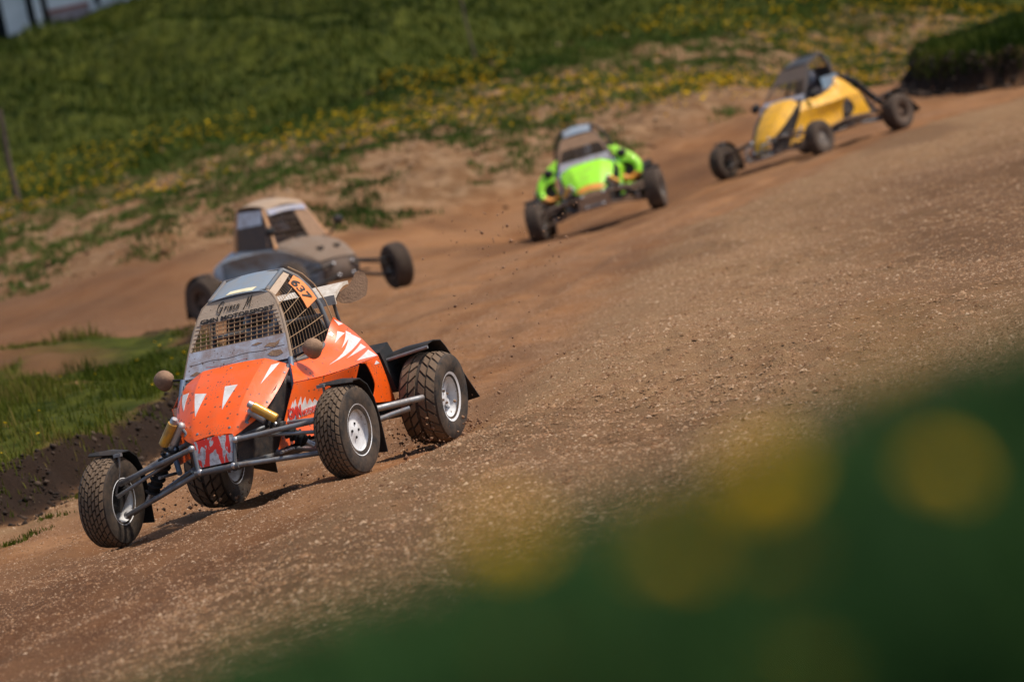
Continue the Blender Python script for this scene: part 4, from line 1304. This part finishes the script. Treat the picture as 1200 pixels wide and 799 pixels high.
def post(px, py, y, h, w, lean, label):
    b = at(px, py, y)
    b[2] = float(ground_z(b[0], b[1])) - .15
    m = MB()
    n = 7
    pts = [(b[0] + lean * t * h + .012 * math.sin(9 * t), b[1], b[2] + t * h) for t in np.linspace(0, 1, n)]
    m.tube(pts, [w / 2 * (1.08 - .25 * t + .05 * math.sin(14 * t)) for t in np.linspace(0, 1, n)], 7)
    o = m.build('wooden_post', MWOOD, None, True, 50)
    return tag(o, label, 'post', 'posts at the foot of the hill')
post(20, 236, 95, 1.75, .10, .02, 'weathered wooden post by the bare patch at the foot of the hill')
post(562, 96, 104, 2.0, .05, .0, 'thin dark post standing in grass on the hill beyond the green buggy')

# ------------------------------------------------------------------ grass, flowers, stones
def blade_mat(name, cols, trans=.25, nsc=.22):
    m = bpy.data.materials.new(name)
    nt = nodes_of(m)
    p = nt.nodes['Principled BSDF']
    g = nt.nodes.new('ShaderNodeNewGeometry')
    r = g.outputs['Random Per Island']
    big = noise(nt, coords(nt), nsc, 5, .65)
    f = mth(nt, 'ADD', mth(nt, 'MULTIPLY', r, .5), mth(nt, 'MULTIPLY', mth(nt, 'SUBTRACT', big, .42), 3.0))
    c = ramp(nt, f, [(i / (len(cols) - 1), k) for i, k in enumerate(cols)])
    nt.links.new(c, p.inputs['Base Color'])
    p.inputs['Roughness'].default_value = .6
    p.inputs['Specular IOR Level'].default_value = .06
    tr = nt.nodes.new('ShaderNodeBsdfTranslucent')
    nt.links.new(c, tr.inputs[0])
    mx = nt.nodes.new('ShaderNodeMixShader')
    mx.inputs[0].default_value = trans
    out = nt.nodes['Material Output']
    nt.links.new(p.outputs[0], mx.inputs[1])
    nt.links.new(tr.outputs[0], mx.inputs[2])
    nt.links.new(mx.outputs[0], out.inputs[0])
    return m

def raw_mesh(name, V, F, mt):
    me = bpy.data.meshes.new(name)
    V = np.asarray(V, np.float32).reshape(-1, 3)
    k = F.shape[1]
    me.vertices.add(len(V))
    me.vertices.foreach_set('co', V.ravel())
    me.loops.add(F.size)
    me.loops.foreach_set('vertex_index', F.ravel().astype(np.int32))
    me.polygons.add(len(F))
    me.polygons.foreach_set('loop_start', np.arange(0, F.size, k, dtype=np.int32))
    me.polygons.foreach_set('loop_total', np.full(len(F), k, np.int32))
    me.update()
    me.validate()
    me.materials.append(mt)
    return me

def blades(name, x, y, h, w, mt, label, lean=.5, z=None):
    """one bent blade (two triangles below, one above) per point"""
    n = len(x)
    z = ground_z(x, y) - .01 if z is None else z
    a = RNG.uniform(0, 2 * np.pi, n)
    la = RNG.uniform(0, 2 * np.pi, n)
    ln = h * RNG.uniform(.1, 1, n) * lean
    ca, sa = np.cos(a) * w / 2, np.sin(a) * w / 2
    ox, oy = np.cos(la) * ln, np.sin(la) * ln
    V = np.zeros((n, 5, 3))
    V[:, 0] = np.stack([x - ca, y - sa, z], 1)
    V[:, 1] = np.stack([x + ca, y + sa, z], 1)
    V[:, 2] = np.stack([x + ox * .4 + ca * .8, y + oy * .4 + sa * .8, z + h * .6], 1)
    V[:, 3] = np.stack([x + ox * .4 - ca * .8, y + oy * .4 - sa * .8, z + h * .6], 1)
    V[:, 4] = np.stack([x + ox, y + oy, z + h * .97], 1)
    b = np.arange(n)[:, None] * 5
    F = np.concatenate([b + np.array([[0, 1, 2]]), b + np.array([[0, 2, 3]]), b + np.array([[3, 2, 4]])], 0)
    o = link(name, raw_mesh(name, V, F, mt))
    return tag(o, label, 'grass', kind='stuff')

def scatter(n, x0, x1, y0, y1):
    return RNG.uniform(x0, x1, n), RNG.uniform(y0, y1, n)

def clumped(x, y, per, spread):
    k = len(x)
    X = np.repeat(x, per) + RNG.normal(0, spread, k * per)
    Y = np.repeat(y, per) + RNG.normal(0, spread, k * per)
    return X, Y

G_ISL = blade_mat('island_blades', [(.030, .044, .004), (.065, .085, .007), (.115, .115, .014), (.20, .145, .045)])
G_HILL = blade_mat('hill_blades', [(.007, .016, .002), (.018, .034, .004), (.046, .066, .007), (.10, .10, .016)])
G_VERGE = blade_mat('verge_blades', [(.028, .055, .010), (.050, .090, .015), (.085, .125, .022), (.14, .14, .04)])
G_NEAR = blade_mat('near_blades', [(.004, .016, .005), (.015, .046, .013), (.055, .13, .035), (.14, .21, .050)], .25, 4.5)

# the low grass island inside the bend
x, y = scatter(90000, -9, -2.1, 38.5, 61.5)
isl_, kno_, _ = layers(x, y)
keep = (isl_ > .04 + .34 * RNG.uniform(0, 1, len(x)) ** 1.5) & (fbm(x * 1.4, y * .7, 71) > .30 + .22 * RNG.uniform(0, 1, len(x))) & (np.abs(x / y) < .13) & (fbm(x * 1.3, y * .5, 61) + .22 * sstep(47, 61, y) - .06 < .51 + .10 * RNG.uniform(0, 1, len(x)))
x, y = x[keep], y[keep]
blades('grass', x, y, RNG.uniform(.03, .105, len(x)) * (1 + .9 * (fbm(x * 2, y, 77) > .6)), RNG.uniform(.006, .013, len(x)), G_ISL, 'short green grass on the low island inside the bend')

# the hill
x, y = scatter(160000, -24, 26, 90, 152)
keep = (hill_top(x, y) + (fbm(x * .5, y * .25, 51) - .5) * 7 > RNG.uniform(-2, 2, len(x))) & (np.abs(x / y) < .118 + .08 * RNG.uniform(0, 1, len(x)) ** 1.5)
x, y = x[keep], y[keep]
blades('grass', x, y, RNG.uniform(.06, .20, len(x)) * (.6 + fbm(x * .5, y * .25, 78)), RNG.uniform(.02, .04, len(x)), G_HILL, 'dark green grass covering the hill beyond the track', 1.1)

# patches of the verge
x, y = scatter(30000, -19, 21, 75, 116)
fv, hv = far_verge(x, y), hill_top(x, y)
pn = fbm(x * 1.5, y * .55, 62) * .75 + fbm(x * .5, y * .2, 65) * .25
keep = (fv + (fbm(x * .5, y * .25, 51) - .5) * 5 > 1.0) & (hv < 3) & (pn > .535 - .20 * sstep(1, 12, fv) - .10 * sstep(-2, 3, x) * sstep(2.5, 6, fv)) & (np.abs(x / y) < .118 + .08 * RNG.uniform(0, 1, len(x)) ** 1.5)
x, y = clumped(x[keep], y[keep], 15, .10)
blades('grass', x, y, RNG.uniform(.04, .13, len(x)), RNG.uniform(.014, .03, len(x)), G_VERGE, 'patchy grass tufts on the sandy verge beyond the track', .8)

# the knoll on the right
x, y = scatter(60000, 6.3, 13, 83, 100)
isl_, kno_, _ = layers(x, y)
keep = (kno_ > .12) & (np.abs(x / y) < .13)
x, y = x[keep], y[keep]
blades('grass', x, y, RNG.uniform(.05, .20, len(x)) * (.5 + fbm(x * 2, y * 2, 85)), RNG.uniform(.015, .03, len(x)), G_HILL, 'grass growing over the dark earth bank behind the yellow buggy')

# small tufts rooted in the stony strip below the island
tx, ty = [], []
for px, py, yy in ((8, 634, 38.2), (22, 630, 38.4), (100, 575, 41.0), (92, 572, 41.3), (40, 622, 38.8), (110, 571, 41.3), (60, 598, 39.8)):
    p = at(px, py, yy)
    tx.append(p[0]); ty.append(p[1])
x, y = clumped(np.array(tx), np.array(ty), 90, .07)
blades('grass', x, y, RNG.uniform(.015, .055, len(x)), RNG.uniform(.006, .012, len(x)), G_ISL, 'small green tufts in the stony strip below the island')

# the bank at the camera
x, y = scatter(230000, -1.2, 3.6, 2.9, 6.0)
keep = (x / y > -.22) & (RNG.uniform(0, 1, len(x)) < sstep(.75, .18, x / y)) & (RNG.uniform(0, 1, len(x)) < sstep(-.62, -.1, x / y * 4))
x, y = x[keep], y[keep]
tip = 2.35 - .0835 * y + .18 * np.minimum(x, .75) + .26 * (fbm(x * 5, y * 2.5, 79, 3) - .5) - RNG.exponential(.09, len(x))
hh = np.clip(tip - ground_z(x, y), .05, .6)
blades('grass', x, y, hh, RNG.uniform(.003, .008, len(x)) * (1 + 1.2 * (RNG.uniform(0, 1, len(x)) < .12)), G_NEAR, 'long grass close to the camera along the bottom edge')

M_DAND = blade_mat('dandelion_yellow', [(.60, .34, .003), (.75, .46, .004), (.85, .56, .008)], .15)
def dots(name, x, y, h, r, label):
    n = len(x)
    z = ground_z(x, y) + h
    V = np.zeros((n, 7, 3))
    t1, t2 = RNG.normal(0, .25, n), RNG.normal(0, .25, n) - .25
    V[:, 0] = np.stack([x, y, z + r * .45], 1)
    for k in range(6):
        a = k * math.pi / 3
        dx, dy = np.cos(a) * r, np.sin(a) * r
        V[:, 1 + k] = np.stack([x + dx, y + dy, z + dx * t1 + dy * t2], 1)
    b = np.arange(n)[:, None] * 7
    F = np.concatenate([b + np.array([[0, 1 + k, 1 + (k + 1) % 6]]) for k in range(6)], 0)
    o = link(name, raw_mesh(name, V, F, M_DAND))
    return tag(o, label, 'flowers', kind='stuff')
x, y = scatter(22000, -13, 16, 75, 118)
fv, hv = far_verge(x, y), hill_top(x, y)
dn = fbm(x * .45, y * .2, 63) + .13 * sstep(1, 6, x) + .13 * sstep(-5.5, -8, x)
keep = (fv > 2.0) & (hv < 5 + 3 * sstep(2, 8, x)) & (dn > .56 - .06 * sstep(3, 12, fv)) & (np.abs(x / y) < .118 + .08 * RNG.uniform(0, 1, len(x)) ** 1.5) & (RNG.uniform(0, 1, len(x)) < .75)
x, y = x[keep], y[keep]
dots('dandelions', x, y, RNG.uniform(.06, .22, len(x)), RNG.uniform(.020, .034, len(x)), 'yellow dandelions scattered along the verge beyond the track')
x, y = scatter(1500, -9, -2.3, 39, 60)
isl_, kno_, _ = layers(x, y)
keep = (isl_ > .5) & (fbm(x * .8, y * .5, 64) > .56) & (RNG.uniform(0, 1, len(x)) < .45)
x, y = x[keep], y[keep]
dots('dandelions', x, y, RNG.uniform(.05, .12, len(x)), RNG.uniform(.010, .020, len(x)), 'small yellow flowers in the grass island inside the bend')

# stones lying on the track
def stone_mat(name, cols):
    m = bpy.data.materials.new(name)
    nt = nodes_of(m)
    p = nt.nodes['Principled BSDF']
    g = nt.nodes.new('ShaderNodeNewGeometry')
    nt.links.new(ramp(nt, g.outputs['Random Per Island'], [(i / (len(cols) - 1), k) for i, k in enumerate(cols)]), p.inputs['Base Color'])
    p.inputs['Roughness'].default_value = .9
    p.inputs['Specular IOR Level'].default_value = .2
    return m
M_STONE = stone_mat('stones', [(.12, .058, .026), (.19, .098, .046), (.26, .145, .072), (.32, .190, .102), (.43, .30, .19)])
M_CLOD = stone_mat('dirt_clods', [(.16, .085, .05), (.26, .14, .08), (.36, .22, .13)])
def stones(name, P, r, mt, label, flat=.65):
    n = len(P)
    base = np.array([(1, 0, 0), (-1, 0, 0), (0, 1, 0), (0, -1, 0), (0, 0, 1), (0, 0, -1)], float)
    V = base[None] * RNG.uniform(.6, 1.25, (n, 6, 1)) * r[:, None, None]
    V += RNG.normal(0, .18, (n, 6, 3)) * r[:, None, None]
    a = RNG.uniform(0, 2 * np.pi, n)
    c, s = np.cos(a)[:, None], np.sin(a)[:, None]
    X = V[..., 0] * c - V[..., 1] * s
    Y = V[..., 0] * s + V[..., 1] * c
    V = np.stack([X, Y, V[..., 2] * flat], -1) + P[:, None, :]
    f = np.array([(0, 2, 4), (2, 1, 4), (1, 3, 4), (3, 0, 4), (2, 0, 5), (1, 2, 5), (3, 1, 5), (0, 3, 5)])
    F = (np.arange(n)[:, None, None] * 6 + f[None]).reshape(-1, 3)
    o = link(name, raw_mesh(name, V, F, mt))
    return tag(o, label, 'gravel', kind='stuff')
M_GRIT = stone_mat('grit', [(.10, .046, .022), (.17, .080, .038), (.24, .125, .062), (.31, .175, .095), (.42, .29, .19)])
def grit(name, P, r, mt, label):
    """small broken stones pressed into the ground: four faces each"""
    n = len(P)
    base = np.array([(1, 1, 0), (-1, 1, 0), (-1, -1, 0), (1, -1, 0), (0, 0, 1)], float)
    V = base[None] * RNG.uniform(.5, 1.2, (n, 5, 1)) * r[:, None, None]
    V[:, 4, :2] += RNG.normal(0, .35, (n, 2)) * r[:, None]
    a_ = RNG.uniform(0, 2 * np.pi, n)
    c_, s_ = np.cos(a_)[:, None], np.sin(a_)[:, None]
    V = np.stack([V[..., 0] * c_ - V[..., 1] * s_, V[..., 0] * s_ + V[..., 1] * c_, V[..., 2]], -1) + P[:, None, :]
    f = np.array([(0, 1, 4), (1, 2, 4), (2, 3, 4), (3, 0, 4)])
    F = (np.arange(n)[:, None, None] * 5 + f[None]).reshape(-1, 3)
    o = link(name, raw_mesh(name, V, F, mt))
    return tag(o, label, 'gravel', kind='stuff')
t = RNG.uniform(0, 1, 820000)
y = 24 + 48 * t ** 1.25
u_ = RNG.uniform(-.108, .104, len(y))
wing_ = RNG.uniform(0, 1, len(y)) < .24
u_ = np.where(wing_, np.sign(u_) * (.104 + RNG.uniform(0, 1, len(y)) ** 1.6 * .17), u_)
x = u_ * y
isl_, kno_, wb_ = layers(x, y)
s_ = x - curve_x(SHOULDER, y)
sh = sstep(-.3, .9, s_ + wb_ * 1.4)
sh = np.maximum(sh, sstep(-1.4, -.2, isl_) * sstep(50, 45, y))
dens = (.55 + .45 * sh) * (.45 + .9 * sstep(.35, .6, fbm(x * 1.1, y * .4, 81)))
keep = (RNG.uniform(0, 1, len(x)) < dens) & (isl_ < 0)
x, y, sh = x[keep], y[keep], sh[keep]
r = np.minimum(.0034 + .0022 * RNG.exponential(1, len(x)) * (.7 + .5 * sh), .022)
P = np.stack([x, y, ground_z(x, y) - r * .25], 1)
pale = RNG.uniform(0, 1, len(x)) < sh * .7
grit('gravel', P[pale], r[pale], M_STONE, 'pale broken stones on the gravelly shoulders of the track')
grit('gravel', P[~pale], r[~pale], M_GRIT, 'reddish brown grit covering the racing line')
x, y = scatter(9000, -12, 12, 72, 112)
keep = (far_verge(x, y) > .5) & (hill_top(x, y) < 4)
x, y = x[keep], y[keep]
r = .010 + .014 * RNG.exponential(1, len(x))
stones('gravel', np.stack([x, y, ground_z(x, y) + r * .3], 1), np.minimum(r, .08), M_STONE, 'stones lying about the sandy verge beyond the track')

x, y = scatter(40000, -9, -2.1, 36, 50)
isl_, kno_, _ = layers(x, y)
keep = (isl_ > -.12) & (isl_ < .42) & (np.abs(x / y) < .12) & (RNG.uniform(0, 1, len(x)) < .75)
x, y = x[keep], y[keep]
r = np.minimum(.006 + .007 * RNG.exponential(1, len(x)), .04)
M_EARTH = stone_mat('earth_lumps', [(.010, .007, .005), (.025, .016, .011), (.045, .029, .020), (.09, .06, .042)])
stones('earth_lumps', np.stack([x, y, ground_z(x, y) + r * .2], 1), r, M_EARTH, 'dark crumbling earth on the cut edge of the grass island', .8)
x, y = scatter(14000, 6.4, 13, 80, 92)
isl_, kno_, _ = layers(x, y)
keep = (kno_ > -.12) & (kno_ < .35) & (np.abs(x / y) < .12)
x, y = x[keep], y[keep]
r = np.minimum(.02 + .02 * RNG.exponential(1, len(x)), .09)
stones('earth_lumps', np.stack([x, y, ground_z(x, y) + r * .2], 1), r, M_EARTH, 'dark crumbling earth on the face of the bank behind the yellow buggy', .8)

# clods thrown up by the wheels
P = []
for px, py, yy, sx_, sz_, k in ((605, 280, 44, .40, .24, 160), (540, 380, 38, .35, .25, 90), (520, 505, 36.2, .14, .08, 420), (560, 440, 37, .45, .18, 60), (260, 590, 36.4, .12, .06, 80), (205, 585, 35.6, .12, .07, 60), (470, 515, 36.0, .18, .05, 120),
                                (700, 250, 76.5, .7, .15, 70), (900, 180, 76, .8, .2, 60), (1060, 140, 79, .4, .2, 40), (330, 575, 35.2, .4, .05, 70)):
    c = at(px, py, yy)
    q = RNG.normal(0, 1, (k, 3)) * np.array([sx_, .25, sz_]) + c
    g_ = ground_z(q[:, 0], q[:, 1])
    q[:, 2] = np.maximum(q[:, 2], g_ + .015)
    P.append(q)
P = np.concatenate(P)
r = .003 + .0035 * RNG.exponential(1, len(P))
o = stones('flying_dirt', P, np.minimum(r, .022), M_CLOD, 'clods of dirt thrown into the air by the wheels', .9)
o['category'] = 'dirt'

# dandelions close to the camera
M_STEM = wall_mat('stem_green', (.06, .11, .03), (.09, .12, .04))
def petal_ring(mb, n, r, z0, z1, w):
    for k in range(n):
        a = 2 * math.pi * (k + random.random() * .4) / n
        c, s = math.cos(a), math.sin(a)
        rr = r * random.uniform(.88, 1.05)
        pts = [(.1 * rr, -w * .4, z0), (.1 * rr, w * .4, z0), (.65 * rr, w * .55, z0 + (z1 - z0) * .8), (.65 * rr, -w * .55, z0 + (z1 - z0) * .8), (rr, w * .4, z1), (rr, -w * .4, z1)]
        mb.add([(p[0] * c - p[1] * s, p[0] * s + p[1] * c, p[2]) for p in pts], [(0, 1, 2, 3), (3, 2, 4, 5)])
hd = MB()
petal_ring(hd, 26, .018, .000, .003, .0050)
petal_ring(hd, 22, .014, .002, .006, .0044)
petal_ring(hd, 16, .010, .004, .010, .0036)
HEAD = hd.mesh('flower_head', M_DAND, False)
cup = MB().lathe([(0, -.012), (.006, -.010), (.008, -.002), (.006, .002)], 10, axis='z').mesh('sepal_cup', M_STEM)
for px, py, yy, lab in ((590, 632, 3.05, 'blurred dandelion low in the middle where the near grass meets the track'), (785, 655, 3.05, 'faint blurred dandelion in the near grass below the middle'),
                        (893, 560, 3.05, 'brightest blurred dandelion standing up against the brown track'), (1105, 555, 3.5, 'dim blurred dandelion deep in the near grass on the right'),
                        (905, 655, 3.1, 'faint blurred dandelion in dark grass below the brightest one'), (612, 780, 3.05, 'blurred dandelion at the very bottom left of the near grass'),
                        (935, 792, 3.05, 'reddish blurred dandelion cut by the bottom edge'), (1045, 428, 3.05, 'blurred dandelion rising highest over the track on the right'), (700, 770, 3.1, 'faint blurred dandelion beside the one at the bottom')):
    p = at(px, py, yy)
    gz = float(ground_z(p[0], p[1]))
    d = empty('dandelion', None, (p[0], p[1], gz))
    h = max(.05, p[2] - gz)
    tag(d, lab, 'dandelion', 'dandelions in the grass close to the camera')
    MB().tube([(0, 0, -.02), (.006, 0, h * .5), (0, 0, h - .010)], [.0026, .0022, .002], 7).build('stem', M_STEM, d)
    ho = link('flower_head', HEAD, d)
    ho.location = (0, 0, h)
    ho.rotation_euler = (random.uniform(.2, .6), random.uniform(-.3, .3), random.uniform(0, 6))
    co = link('sepal_cup', cup, ho)
